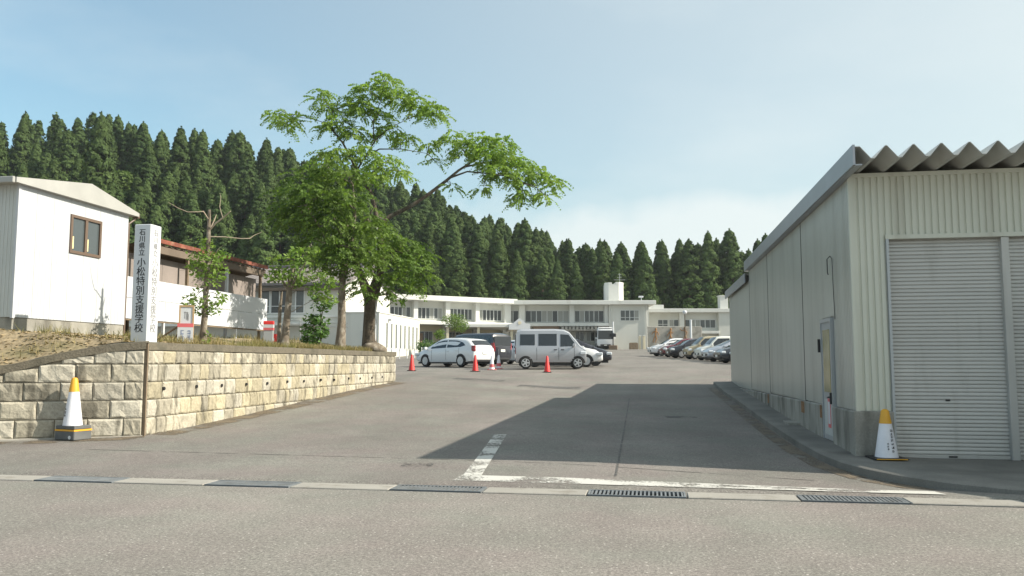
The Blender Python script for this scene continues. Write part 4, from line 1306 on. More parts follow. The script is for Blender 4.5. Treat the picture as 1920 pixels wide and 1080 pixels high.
up = [c5(120, 300, 60, 45, .4, .5), c5(190, 350, 75, 45, .4, .5), c5(265, 310, 35, 28, .4, .4),
      c5(430, 230, 62, 50, -.3, .5), c5(450, 290, 60, 40, -.3, .5), c5(590, 250, 60, 60, 0, .5), c5(690, 180, 95, 65, 0, .9), c5(790, 120, 70, 50, 0, .6),
      c5(860, 200, 90, 55, .2, .8), c5(960, 240, 80, 60, .3, .7), c5(1060, 290, 85, 65, .4, .7), c5(640, 290, 80, 50, 0, .8),
      c5(520, 380, 70, 45, -.3, .6), c5(470, 420, 70, 35, -.4, .5), c5(610, 440, 70, 50, 0, .7), c5(800, 390, 90, 45, .5, .7), c5(900, 440, 70, 35, .6, .6), c5(740, 300, 60, 40, .3, .6),
      c5(1040, 470, 50, 32, .8, .5), c5(1180, 420, 70, 45, .9, .8), c5(1240, 490, 85, 50, .9, .9), c5(1350, 430, 90, 50, 1.1, .9), c5(1480, 430, 70, 40, 1.2, .8),
      c5(1380, 530, 110, 60, .8, 1.1), c5(1500, 540, 90, 60, 1.0, 1.0), c5(1600, 580, 80, 50, 1.0, .9), c5(1450, 640, 100, 50, .5, .9), c5(1580, 680, 90, 55, .6, .8), c5(1690, 640, 70, 45, .8, .7),
      c5(1780, 700, 65, 50, .7, .6), c5(1740, 790, 50, 45, .6, .5), c5(1600, 780, 55, 50, .5, .5), c5(1570, 830, 30, 25, .5, .3), c5(1170, 725, 38, 28, .7, .4), c5(1060, 560, 40, 22, .8, .4), c5(1370, 740, 40, 25, .4, .4),
      c5(660, 560, 90, 40, -.3, .7), c5(500, 560, 110, 45, -.2, .8), c5(800, 620, 85, 50, -.4, .7), c5(890, 680, 55, 45, -.4, .5), c5(750, 690, 80, 50, -.5, .7)]
Q1 = sprays(up, 122, rt, 0.48, 0.10, 10)
link('crown', quads_mesh('crown', Q1, M['leaf_main']), main)
C4 = 3.6
def c4(cx, cy_, rx, ry, d=0.0, rd=0.8): return lob(440 + cx / C4, 380 + cy_ / C4, rx / C4 * 0.92, ry / C4 * 0.9, d, rd)
low = [c4(1020, 250, 130, 80, -.3, 1.0), c4(1140, 260, 110, 70, .2, 1.0), c4(1230, 330, 90, 70, .4, .9), c4(1060, 380, 140, 80, -.3, 1.1), c4(1180, 440, 120, 80, .1, 1.0), c4(1270, 470, 60, 60, .3, .6),
       c4(1080, 520, 110, 70, -.2, .9), c4(1220, 560, 70, 50, .1, .6), c4(1030, 600, 60, 50, -.3, .5), c4(1095, 620, 35, 45, -.2, .4), c4(960, 180, 90, 70, -.2, .8), c4(960, 630, 35, 25, -.3, .3)]
Q2 = sprays(low, 74, rt, 0.48, 0.10, 10)
link('lower_crown', quads_mesh('lower_crown', Q2, M['leaf_dark']), main)
add_twigs(tr, up + low, rt)
tr.build('trunk', M['bark'], main, 60)

# --- second tree, darker, left of it
U = 57.5
def T2(px, py, d=0.0): return ((px - 637) / 58.0, d, (654 - py) / 58.0)
t2x, t2y = -9.6, 24.6
tr2 = empty('shade_tree', (t2x, t2y, bankz(t2x, t2y) - 0.03), YAWC, 'slender shade tree with pale trunk left of the tall spreading tree', 'tree')
m = MB()
m.tube([T2(634, 660), T2(635, 645), T2(637, 600), T2(636, 550), T2(637, 510), T2(643, 480, .1), T2(650, 440, .2), T2(655, 390, .2), T2(650, 340, .2)], [0.27, 0.17, 0.125, 0.115, 0.11, 0.10, 0.085, 0.06, 0.02], 12)
m.tube([T2(637, 510), T2(622, 470, -.3), T2(600, 430, -.5), T2(575, 390, -.6)], [0.07, 0.055, 0.04, 0.015], 8)
m.tube([T2(650, 440, .2), T2(680, 410, 0), T2(700, 380, -.2)], [0.05, 0.035, 0.012], 8)
m.tube([T2(645, 470, .1), T2(610, 400, .6), T2(560, 370, .9)], [0.05, 0.035, 0.012], 8)
def lob2(px, py, rx, ry, d, rd): return ((px - 637) / 58.0, d, (654 - py) / 58.0, rx / 58.0, rd, ry / 58.0)
lo2 = [lob2(600, 310, 45, 22, .2, .8), lob2(560, 335, 38, 26, .3, .8), lob2(640, 330, 45, 26, 0, .8), lob2(535, 370, 34, 28, .2, .7), lob2(590, 375, 48, 30, -.3, .9), lob2(650, 380, 42, 28, -.3, .9),
       lob2(560, 405, 45, 26, 0, .8), lob2(620, 420, 50, 30, -.4, 1.0), lob2(680, 420, 34, 28, 0, .8), lob2(600, 455, 45, 26, -.2, .9), lob2(650, 465, 45, 26, -.4, .9), lob2(615, 490, 36, 20, -.3, .8),
       lob2(665, 500, 30, 26, -.2, .7), lob2(690, 470, 26, 26, 0, .6), lob2(675, 535, 18, 18, -.2, .4), lob2(525, 405, 26, 20, .2, .6), lob2(600, 505, 22, 14, -.2, .5)]
add_twigs(m, lo2, rt)
m.build('trunk', M['bark_pale'], tr2, 60)
Q = sprays(lo2, 68, rt, 0.48, 0.10, 10)
link('crown', quads_mesh('crown', Q, M['leaf_dark']), tr2)

# --- sapling with several stems
def small_tree(name, x, y, label, stems, lobes, s, px0, py0, barkm, leafm, dens=190, leaf=0.12, extra=None, grow=1.15):
    e = empty(name, (x, y, bankz(x, y) - 0.03), YAWC, label, 'tree')
    m = MB()
    for pts, rad in stems:
        m.tube([((a - px0) / s, d, (py0 - b) / s) for a, b, d in pts], rad, 10)
    L = [((a - px0) / s, d, (py0 - b) / s, rx / s * grow, rd * grow, ry / s * grow) for a, b, rx, ry, d, rd in lobes]
    add_twigs(m, L, rt, 4, 0.010)
    m.build('trunk', M[barkm], e, 60)
    link('crown', quads_mesh('crown', leafballs(L, dens, rt, leaf), M[leafm]), e)
    if extra:
        m = MB()
        for pts, rad in extra: m.tube([((a - px0) / s, d, (py0 - b) / s) for a, b, d in pts], [q * 0.6 for q in rad], 7)
        m.build('dead_branch', M['dead_wood'], e, 60)
    return e
small_tree('sapling', -9.6, 20.4, 'leafy sapling with a leaning pale trunk between dead-topped tree and shrub',
    [([(527, 648, 0), (530, 620, 0), (533, 580, 0), (535, 545, 0), (537, 515, 0), (540, 480, .1)], [0.15, 0.10, 0.088, 0.08, 0.07, 0.02]),
     ([(518, 646, .1), (514, 610, .2), (513, 570, .3), (516, 540, .3)], [0.07, 0.05, 0.045, 0.02]),
     ([(536, 540, 0), (552, 515, -.2), (570, 490, -.3)], [0.045, 0.03, 0.012]),
     ([(535, 545, 0), (515, 515, .2), (500, 500, .2)], [0.04, 0.028, 0.012]),
     ([(537, 515, 0), (555, 480, .2), (568, 450, .3)], [0.03, 0.02, 0.008])],
    [(510, 500, 18, 14, .1, .3), (530, 480, 20, 14, 0, .35), (555, 490, 20, 14, 0, .3), (520, 515, 24, 12, -.1, .35), (545, 515, 20, 14, 0, .3), (500, 515, 12, 10, .1, .25), (565, 470, 16, 10, .2, .25), (575, 460, 12, 8, .2, .2),
     (562, 520, 18, 14, -.2, .3), (550, 465, 14, 9, .1, .25), (505, 480, 12, 9, .1, .2), (590, 515, 22, 12, -.1, .35), (610, 525, 20, 14, -.1, .3), (585, 540, 20, 12, 0, .3), (610, 555, 18, 12, 0, .3), (545, 530, 16, 8, 0, .25)],
    69.5, 525, 648, 'bark_pale', 'leaf_small', 330, 0.135)
small_tree('shrub', -9.75, 23.0, 'dark green leafy shrub on thin stems between the two right-hand trunks', 
    [([(588, 652, 0), (589, 635, 0), (586, 610, 0), (583, 590, 0)], [0.035, 0.03, 0.02, 0.008]), ([(592, 652, .1), (594, 625, .1), (600, 595, 0), (605, 560, 0)], [0.035, 0.028, 0.02, 0.008]),
     ([(598, 652, 0), (600, 632, 0), (604, 612, 0)], [0.03, 0.02, 0.008])],
    [(585, 600, 18, 12, 0, .3), (602, 605, 14, 12, 0, .3), (575, 618, 14, 10, 0, .25), (590, 625, 20, 12, -.1, .3), (605, 622, 10, 9, 0, .2), (572, 636, 10, 7, 0, .2), (592, 640, 12, 7, -.1, .25),
     (600, 575, 18, 10, 0, .3), (615, 570, 12, 10, 0, .25), (592, 560, 14, 8, 0, .25)],
    61.0, 592, 653, 'bark_pale', 'shrub', 380, 0.15)
small_tree('dead_topped_tree', -9.6, 16.5, 'half dead young tree with bare top branches next to the notice stand',
    [([(378, 640, 0), (379, 620, 0), (381, 580, 0), (381, 540, 0), (382, 500, 0), (383, 460, 0), (383, 420, 0), (383, 380, 0)], [0.10, 0.078, 0.065, 0.056, 0.05, 0.046, 0.042, 0.032])],
    [(378, 450, 14, 14, 0, .2), (368, 470, 20, 14, 0, .25), (395, 475, 20, 14, -.1, .25), (405, 495, 18, 12, -.1, .25), (372, 500, 20, 14, 0, .25), (395, 515, 18, 12, 0, .25), (360, 485, 14, 12, 0, .2),
     (358, 550, 16, 9, 0, .2), (372, 560, 18, 10, -.1, .25), (398, 560, 20, 12, -.1, .25), (412, 548, 12, 10, 0, .2), (362, 575, 16, 7, 0, .2), (392, 575, 16, 8, 0, .2), (385, 625, 8, 12, 0, .12), (372, 530, 10, 8, 0, .2), (410, 470, 12, 10, 0, .2), (350, 560, 10, 5, 0, .15)],
    86.5, 380, 640, 'bark_pale', 'leaf_small', 430, 0.10,
    [([(384, 420, 0), (397, 407, -.05), (415, 395, -.1), (428, 385, -.15)], [0.035, 0.03, 0.026, 0.02]),
     ([(412, 397, -.1), (404, 375, -.05), (404, 355, 0), (402, 348, 0)], [0.012, 0.010, 0.008, 0.005]),
     ([(384, 432, 0), (410, 431, .1), (440, 433, .2), (455, 432, .25), (462, 425, .3), (475, 418, .35)], [0.022, 0.018, 0.016, 0.018, 0.012, 0.006]),
     ([(383, 400, 0), (378, 386, -.2), (372, 388, -.25), (352, 389, -.3), (335, 382, -.35), (318, 372, -.4)], [0.02, 0.018, 0.016, 0.013, 0.010, 0.006]),
     ([(384, 420, 0), (391, 400, .05), (394, 388, .08)], [0.028, 0.02, 0.012])], grow=1.35)
# foliage tuft at the foot of the notice stand, boulder and flagpole at the wall end
e = empty('boulder', (-9.25, 26.75, 1.69), 0.3, 'brownish boulder at the end of the wall beside the flagpole', 'rock')
import bmesh as _b
bm = _b.new(); _b.ops.create_icosphere(bm, subdivisions=3, radius=0.34)
for vv in bm.verts:
    p = vv.co
    k = 1 + 0.14 * math.sin(p.x * 9 + 1) * math.sin(p.y * 8) + 0.10 * math.sin(p.z * 13 + p.x * 5)
    vv.co = Vector((p.x * 1.15 * k, p.y * 0.9 * k, max(-0.08, p.z * 0.85 * k) + 0.06))
me = bpy.data.meshes.new('stone'); bm.to_mesh(me); bm.free(); me.materials.append(M['bark_pale'])
me.polygons.foreach_set('use_smooth', [True] * len(me.polygons))
link('stone', me, e)
fp = empty('flagpole', (-9.32, 27.0, 1.69), 0, 'thin white pole rising beside the big trunk at the wall end', 'pole')
m = MB(); m.tube([(0, 0, 0), (0, 0, 4.6)], [0.03, 0.022], 10); m.build('shaft', M['white_paint'], fp, 60)
m = MB(); m.lathe([(0.01, 4.6), (0.045, 4.63), (0.05, 4.66), (0.03, 4.7), (0.005, 4.71)], 10); m.build('finial', M['alu'], fp, 60)
m = MB(); m.box(-0.05, 0.05, -0.02, 0.0, 1.0, 1.12); m.build('cleat', M['alu'], fp)

# ------------------------------------------------------------------ cedar forest on the hill
def cedar_mesh(k):
    rg = np.random.default_rng(300 + k)
    Hh = 20.0; Rm = [3.1, 2.7, 3.5, 2.9, 3.3, 2.6][k % 6]
    Q = []
    ncl = 480
    t = rg.uniform(0.10, 1.0, ncl) ** 0.92
    prof = Rm * np.minimum(1.0, ((1.02 - t) / 0.62)) ** 0.72 * (0.72 + 0.28 * np.clip((t - 0.08) / 0.22, 0, 1))
    ang = rg.uniform(0, 2 * math.pi, ncl)
    rr = prof * rg.uniform(0.45, 1.0, ncl)
    c = np.stack([np.cos(ang) * rr, np.sin(ang) * rr, t * Hh], 1)
    size = 0.26 + 0.44 * np.minimum(1, prof / Rm)
    per = 42
    for i in range(ncl):
        n = per
        d = rg.normal(size=(n, 3)); d /= np.linalg.norm(d, axis=1)[:, None]
        s = size[i] * np.array([1.0, 1.0, 0.85])
        p = c[i] + d * (rg.uniform(0.35, 1.0, n) ** 0.6)[:, None] * s
        outw = np.array([math.cos(ang[i]), math.sin(ang[i]), 0.35])
        nrm = d * 0.8 + outw * 0.7 + rg.normal(0, 0.35, (n, 3))
        nrm /= np.linalg.norm(nrm, axis=1)[:, None]
        a = np.cross(nrm, rg.normal(size=(n, 3))); a /= np.linalg.norm(a, axis=1)[:, None] + 1e-6
        b = np.cross(nrm, a)
        L = rg.uniform(0.11, 0.30, n)
        p0 = p
        Q.append(np.stack([p0 - a * L[:, None], p0 - b * (L * .55)[:, None], p0 + a * L[:, None], p0 + b * (L * .55)[:, None]], 1))
    # leader tuft
    n = 60
    zt_ = rg.uniform(0.93, 1.03, n) * Hh
    p = np.stack([rg.normal(0, 0.16, n) * (1.05 - zt_ / Hh) * 12, rg.normal(0, 0.16, n) * (1.05 - zt_ / Hh) * 12, zt_], 1)
    a = rg.normal(size=(n, 3)); a /= np.linalg.norm(a, axis=1)[:, None]
    b = np.cross(a, rg.normal(size=(n, 3))); b /= np.linalg.norm(b, axis=1)[:, None]
    Q.append(np.stack([p - a * .2, p - b * .12, p + a * .2, p + b * .12], 1))
    A = np.concatenate(Q, 0)
    CQ.append(A)
    return quads_mesh('crown', A, M['cedar'])
CQ = []
CED = [cedar_mesh(k) for k in range(6)]
m = MB(); m.tube([(0, 0, -1.0), (0, 0, 1.0), (0, 0, 9), (0, 0, 19.5)], [0.42, 0.32, 0.2, 0.03], 8)
CTR = m.mesh('trunk', M['bark_cedar'], 60)
def broad_mesh(k):
    rg = np.random.default_rng(500 + k); L = []
    for i in range(26):
        a = rg.uniform(0, 6.28); z = rg.uniform(3.5, 10.5); r_ = 3.4 * math.sin(min(1, (11.5 - z) / 6) * 1.4) * rg.uniform(0.2, 1)
        L.append((math.cos(a) * r_, math.sin(a) * r_, z, rg.uniform(.9, 1.5), rg.uniform(.9, 1.5), rg.uniform(.7, 1.1)))
    return quads_mesh('crown', leafballs(L, 75, rg, 0.55), M['broad'])
BRD = [broad_mesh(k) for k in range(3)]
m = MB(); m.tube([(0, 0, -0.8), (0.1, 0, 2.0), (0.0, 0.1, 5), (0.1, 0, 8.5)], [0.34, 0.26, 0.18, 0.05], 8)
BTR = m.mesh('trunk', M['bark'], 60)
def place_tree(x, y, s, sx, kind, label, group):
    z = hz(x, y)
    nm = 'cedar_tree' if kind == 'c' else 'broadleaf_tree'
    e = empty(nm, (x, y, z), random.uniform(0, 6.28), label, 'tree', group)
    e.scale = (s * sx, s * sx, s)
    link('crown', random.choice(CED if kind == 'c' else BRD), e)
    link('trunk', CTR if kind == 'c' else BTR, e)
    return e
rnd = random.Random(11)
ntree = 0
def in_view(x, y):
    a = math.degrees(math.atan2(x, y))
    return -44.0 < a < 13.0
rows = []
for r_ in range(15):
    off = [1.5, 6, 11, 16, 21.5, 27, 33, 39, 45, 51, 55, 59, 63, 67, 71][r_]
    sp = [3.0, 3.0, 3.0, 3.0, 3.1, 3.2, 3.2, 3.2, 3.2, 3.2, 3.2, 3.2, 3.2, 3.2, 3.2][r_]
    x = -125 + rnd.uniform(0, 3)
    while x < 44:
        x += sp * rnd.uniform(0.75, 1.3)
        y = foot(x) + off + rnd.uniform(-1.8, 1.8)
        if not in_view(x, y): continue
        if x > -20 and r_ > 12: continue
        left = x < -76
        if left and r_ > 1 and rnd.random() < 0.45:
            place_tree(x, y, rnd.uniform(0.95, 1.35), rnd.uniform(0.9, 1.2), 'b', 'rounded lighter green broadleaf tree among the cedars on the upper left hillside', 'broadleaf trees on the left hillside')
        else:
            h = rnd.uniform(0.80, 1.05) if x < -38 else (rnd.uniform(0.76, 0.98) if x < -18 else rnd.uniform(0.70, 0.91))
            if r_ == 0: h *= rnd.uniform(0.75, 1.0)
            if r_ > 5: h = (1.0 if x < -38 else (0.94 if x < -18 else 0.87)) * rnd.uniform(0.92, 1.05)
            rows.append((math.hypot(x, y), x, y, h, rnd.uniform(0.88, 1.15) / max(h, .8) ** 0.3))
rows.sort()
for (d_, x, y, h, sx) in rows[:295]:
    place_tree(x, y, h, sx, 'c', 'tall dark green cedar in the dense forest on the hill behind the school', 'cedars on the wooded hillside')
# the cedars farther up the slope read as one mass
FQ = []
for (d_, x, y, h, sx) in rows[295:]:
    A = CQ[rnd.randrange(6)]
    A = A[np.random.default_rng(int(abs(x) * 100)).permutation(len(A))[:3200]]
    c_ = A.mean(1, keepdims=True)
    A = c_ + (A - c_) * 1.75
    a_ = rnd.uniform(0, 6.28)
    Rm_ = np.array([[math.cos(a_), math.sin(a_), 0], [-math.sin(a_), math.cos(a_), 0], [0, 0, 1]])
    FQ.append((A @ Rm_) * np.array([h * sx, h * sx, h]) + np.array([x, y, hz(x, y)]))
print('cedars', len(rows))
if FQ:
    tag(link('cedar_forest', quads_mesh('cedar_forest', np.concatenate(FQ, 0), M['cedar'])), 'dark cedar forest farther up the hillside seen as one mass', 'forest', kind='stuff')
place_tree(-72.5, 97.0, 1.42, 0.8, 'c', 'tallest pointed cedar rising above the left treeline', None)

# ------------------------------------------------------------------ school buildings
PRND = random.Random(33)
def add_window(parent, x0, x1, z0, z1, n, y, fw=0.05, pane='glass', rail=False):
    m = MB()
    m.box(x0 - fw, x1 + fw, y - 0.05, y + 0.02, z0 - fw, z0); m.box(x0 - fw, x1 + fw, y - 0.05, y + 0.02, z1, z1 + fw)
    m.box(x0 - fw, x0, y - 0.05, y + 0.02, z0, z1); m.box(x1, x1 + fw, y - 0.05, y + 0.02, z0, z1)
    w = (x1 - x0) / n
    for i in range(1, n):
        t = fw * (0.9 if i % 2 == 0 else 0.55)
        m.box(x0 + i * w - t, x0 + i * w + t, y - 0.045, y + 0.02, z0, z1)
    if rail: m.box(x0, x1, y - 0.04, y + 0.018, z0 + (z1 - z0) * 0.3 - 0.025, z0 + (z1 - z0) * 0.3 + 0.025)
    win = m.build('window', M['win_frame'], parent)
    for i in range(n):
        MB().box(x0 + i * w + 0.001, x0 + (i + 1) * w - 0.001, y + 0.0, y + 0.012, z0 + 0.001, z1 - 0.001).build('pane', M[PRND.choice([pane, pane, 'pane_dim', 'pane_dim', 'pane_curtain']) if pane == 'glass' else pane], win)
    return win

# centre wing
cw = empty('school_wing', (-17.8, 103.7, 2.95), R(9.57), 'central two-storey white school wing with flat roof and rooftop tanks', 'building')
m = MB(); m.box(-0.6, 12.7, 0.3, 11, 3.0, 5.75); m.box(-0.6, 12.7, 1.2, 11, 0, 3.0); m.build('wall', M['school_wall'], cw)
m = MB(); m.box(12.7, 17.8, -0.7, 11, -0.3, 5.74); m.build('stair_block', M['school_wall'], cw)
m = MB(); m.box(-1.5, 18.6, -1.5, 11.8, 5.76, 6.28, 0.03); m.build('roof', M['school_trim'], cw)
m = MB(); m.box(-0.6, 12.68, -0.75, 1.2, 3.02, 3.42, 0.02); m.build('balcony_slab', M['school_trim'], cw)
for (a, b) in ((1.22, 1.98), (7.68, 8.32), (12.2, 12.68)):
    m = MB(); m.box(a, b, -0.2, 0.3, 3.42, 5.75); m.build('column', M['school_trim'], cw)
add_window(cw, -0.15, 1.1, 3.62, 5.02, 2, 0.28)
add_window(cw, 2.08, 7.58, 3.62, 5.02, 8, 0.28)
add_window(cw, 8.44, 12.1, 3.62, 5.02, 6, 0.28)
add_window(cw, 14.2, 16.5, 3.75, 5.02, 4, -0.72, rail=True)
for (a, b, n) in ((3.0, 6.0, 4), (8.6, 9.6, 2), (10.0, 11.0, 2)):
    add_window(cw, a, b, 1.2, 2.3, n, 1.18)
m = MB()
for q in range(13):
    m.box(6.6 + q * 0.47, 6.6 + q * 0.47 + 0.3, -1.0, -0.78, 2.62, 2.95)
m.build('canopy_blocks', M['concrete'], cw)
m = MB(); m.box(6.4, 12.68, -0.98, 1.2, 2.45, 2.62); m.build('canopy', M['concrete'], cw)
m = MB(); m.box(3.0, 6.35, -0.5, 1.2, 2.55, 3.0); m.build('brown_beam', M['school_brown'], cw)
oc = [(12.55, 2.0), (12.95, 1.5), (14.3, 1.5), (15.0, 2.3), (15.0, 3.6), (14.4, 4.2), (13.0, 4.2), (12.55, 3.7)]
m = MB(); m.prism(oc, 6.28, 8.62, 'z'); m.build('water_tank', M['school_trim'], cw)
m = MB(); m.prism([(13.9, 1.48), (14.3, 1.48), (15.02, 2.3), (15.02, 3.6), (14.4, 4.22), (13.9, 4.22)], 8.625, 8.9, 'z'); m.prism([(12.53, 2.0), (12.95, 1.48), (13.4, 1.48), (13.4, 3.0), (12.53, 3.0)], 8.625, 8.85, 'z'); m.build('tank_rim', M['school_trim'], cw)
m = MB(); m.tube([(14.5, 2.2, 8.8), (14.5, 2.2, 10.1)], 0.03, 6)
for (z, w) in ((9.25, 0.75), (9.6, 0.3), (9.95, 0.22)): m.tube([(14.5 - w, 2.2, z), (14.5 + w, 2.2, z)], 0.022, 6)
m.build('antenna', M['alu'], cw)
m = MB(); m.tube([(16.9, -0.5, 6.2), (16.9, -0.5, 6.75)], 0.035, 6); m.box(16.55, 17.15, -0.65, -0.35, 6.7, 6.9, 0.03); m.build('roof_lamp', M['white_paint'], cw)
for x in (12.95, 17.5):
    m = MB(); m.tube([(x, -0.78, 0.1), (x, -0.78, 5.7)], 0.05, 8); m.build('downpipe', M['school_trim'], cw)

# left wing
lw = empty('school_wing', (-34.05, 89.9, 2.9), R(39.3), 'sunlit left school wing with white flat-roof fascia and window bays', 'building')
m = MB(); m.box(-2, 21.2, 0.35, 10, 3.0, 5.85); m.build('wall', M['school_wall'], lw)
m = MB(); m.box(-2, 21.2, 1.6, 10, -0.3, 3.0); m.build('ground_floor_wall', M['school_cream'], lw)
m = MB(); m.box(-3, 21.6, -1.2, 10.6, 5.86, 6.48, 0.03); m.build('roof', M['school_trim'], lw)
m = MB(); m.box(-2, 21.2, -0.75, 1.6, 3.02, 3.45, 0.02); m.build('balcony_slab', M['school_trim'], lw)
for (a, b) in ((-0.2, 0.4), (3.6, 4.2), (7.72, 8.28), (11.95, 12.55), (16.05, 16.6), (20.2, 21.1)):
    m = MB(); m.box(a, b, -0.35, 0.35, 3.45, 5.85); m.build('column', M['school_trim'], lw)
    m = MB(); m.box(a, b, 0.2, 0.7, -0.3, 3.02); m.build('column', M['school_trim'], lw)
for (a, b, n) in ((0.6, 3.4, 6), (4.5, 7.5, 6), (8.5, 11.7, 6), (12.8, 15.8, 6), (16.85, 20.0, 6)):
    add_window(lw, a, b, 3.78, 5.05, n, 0.33)
for (a, b, n) in ((8.9, 11.0, 4), (13.2, 15.2, 4)):
    add_window(lw, a, b, 0.9, 2.2, n, 1.58)
m = MB(); m.box(9.0, 9.5, 0.9, 1.5, -0.2, 2.0); m.build('brown_pillar', M['school_brown'], lw)

# right wing
rw = empty('school_wing', (-0.24, 113.3, 3.05), R(9.57), 'lower right school wing behind the painted wall, partly hidden by the warehouse', 'building')
m = MB(); m.box(-0.5, 24, 0.3, 10, -0.3, 5.1); m.build('wall', M['school_wall'], rw)
m = MB(); m.box(-0.8, 24.5, -0.9, 10.5, 5.1, 5.6, 0.02); m.build('roof', M['school_trim'], rw)
m = MB(); m.box(-0.4, 2.1, -0.3, 6, 5.6, 6.15, 0.02); m.build('parapet', M['school_trim'], rw)
m = MB(); m.box(9.5, 11.6, -0.6, 3, -0.3, 5.095); m.build('column_block', M['school_wall'], rw)
m = MB(); m.box(9.95, 11.05, 0.3, 1.6, 5.61, 7.4, 0.02); m.box(9.85, 11.15, 0.2, 1.7, 7.4, 7.5); m.build('vent_tower', M['school_trim'], rw)
m = MB(); m.box(4.25, 4.95, -0.15, 0.3, -0.3, 5.095); m.build('column', M['school_trim'], rw)
m = MB(); m.box(5.0, 9.5, -0.9, 0.3, 2.2, 2.55, 0.02); m.box(11.6, 24, -0.9, 0.3, 2.2, 2.55, 0.02); m.build('balcony_slab', M['school_trim'], rw)
add_window(rw, 1.4, 2.7, 3.25, 4.1, 2, 0.28, rail=True)
add_window(rw, 2.95, 4.15, 3.25, 4.1, 2, 0.28)
add_window(rw, 5.1, 9.2, 3.05, 4.1, 6, 0.28)
add_window(rw, 12.0, 16.0, 3.05, 4.1, 6, 0.28)
add_window(rw, 17.0, 21.0, 3.05, 4.1, 6, 0.28)

# entrance porch
pc = empty('entrance_porch', (-17.2, 94.2, gz(-17, 94)), R(14), 'white entrance porch roof with a small gable and emblem', 'porch')
m = MB(); m.box(-6.5, 1.1, 0.3, 8, 2.75, 3.1, 0.02); m.build('canopy', M['school_trim'], pc)
m = MB(); m.prism([(0.95, 2.45), (3.45, 2.45), (3.45, 3.12), (2.95, 3.2), (2.2, 3.85), (1.45, 3.2), (0.95, 3.12)], 0.0, 0.35, 'y'); m.build('gable', M['white_paint'], pc)
m = MB(); m.box(1.1, 3.3, 0.36, 8, 2.5, 2.95); m.build('roof', M['school_trim'], pc)
m = MB(); m.tube([(2.2, -0.03, 3.25), (2.2, 0.0, 3.25)], 0.2, 16); m.tube([(2.12, -0.05, 3.1), (2.12, 0.0, 3.1)], 0.07, 10); m.build('emblem', M['school_cream'], pc)
for x in (-6.2, -2.6, 1.3, 3.1):
    m = MB(); m.box(x - 0.15, x + 0.15, 0.5, 0.8, -0.2, 2.75 if x < 1.1 else 2.5); m.build('column', M['school_cream'], pc)

# annex with tiled gable roof
ax = empty('annex_building', (-25.6, 66.0, 1.75), 0, 'white annex with grey tiled gable roof behind the trees', 'building')
AZ, AR, AW, AL = 6.35, 8.2, 12.4, 26.0
m = MB(); m.prism([(0.0, -0.5), (AW, -0.5), (AW, AZ), (AW / 2, AR), (0.0, AZ)], -AL, 0.0, 'x'); m.build('wall', M['school_wall'], ax)
rf = MB()
for side in (0, 1):
    y0 = -0.9 if side == 0 else AW + 0.9
    sl = (AR - AZ) / (AW / 2); ze = AZ - 0.9 * sl
    rf.add([(-AL - 0.6, y0, ze + 0.06), (0.45, y0, ze + 0.06), (0.45, AW / 2, AR + 0.06), (-AL - 0.6, AW / 2, AR + 0.06), (-AL - 0.6, y0, ze + 0.26), (0.45, y0, ze + 0.26), (0.45, AW / 2, AR + 0.26), (-AL - 0.6, AW / 2, AR + 0.26)],
           [(0, 1, 2, 3), (4, 7, 6, 5), (0, 4, 5, 1), (1, 5, 6, 2), (2, 6, 7, 3), (3, 7, 4, 0)])
roof = rf.build('roof', M['tile_roof'], ax)
ribs = MB(); x = -AL - 0.5
while x < 0.4:
    sl = (AR - AZ) / (AW / 2); ze = AZ - 0.9 * sl
    ribs.tube([(x, -0.92, ze + 0.27), (x, AW / 2, AR + 0.27)], 0.07, 5); x += 0.42
tag(ribs.build('tile_rolls', M['tile_roof'], roof), kind='stuff')
m = MB(); m.box(-AL - 0.6, 0.5, AW / 2 - 0.18, AW / 2 + 0.18, AR + 0.2, AR + 0.52, 0.04); m.build('ridge', M['tile_roof'], roof)
m = MB(); m.box(-AL, 0.0, -0.14, 0.0, 3.42, 3.62); m.build('string_course', M['school_trim'], ax)
for x in (-9.7, -6.55, -12.85, -16.0, -19.2):
    add_window(ax, x, x + 2.95, 3.85, 5.75, 4, -0.02, 0.08, rail=True)
m = MB(); m.box(-AL, 0.01, -0.75, -0.1, 5.72, 5.95); m.build('eave_board', M['old_soffit'], ax)
m = MB(); m.box(-AL + 2, -1.4, -1.6, -0.05, 2.7, 2.95); m.build('porch_slab', M['school_trim'], ax)
# low block with slot windows
lb = empty('low_block', (-22.2, 65.2, 1.7), 0, 'low flat white block with narrow slot windows beside the big trunk', 'building')
m = MB(); m.box(-3.3, 0.0, 0.0, 12.2, -0.5, 3.78); m.build('wall', M['school_wall'], lb)
m = MB(); m.box(-3.35, 0.06, -0.06, 12.26, 3.78, 3.86); m.build('parapet', M['school_trim'], lb)
for q in range(8):
    y = 1.9 + q * 1.3
    f_ = MB(); f_.box(0.0, 0.04, y - 0.04, y + 0.34, 0.86, 3.04); f_ = f_.build('slot_window', M['school_trim'], lb)
    MB().box(0.03, 0.045, y, y + 0.30, 0.9, 3.0).build('pane', M['glass_grey'], f_)
m = MB(); m.box(-1.6, -0.5, -0.04, 0.0, 0.1, 2.3); m.build('door', M['shed_grey'], lb)
m = MB(); m.box(-0.02, 0.25, 2.4, 2.6, 3.2, 3.4, 0.02); m.build('wall_lamp', M['alu'], lb)

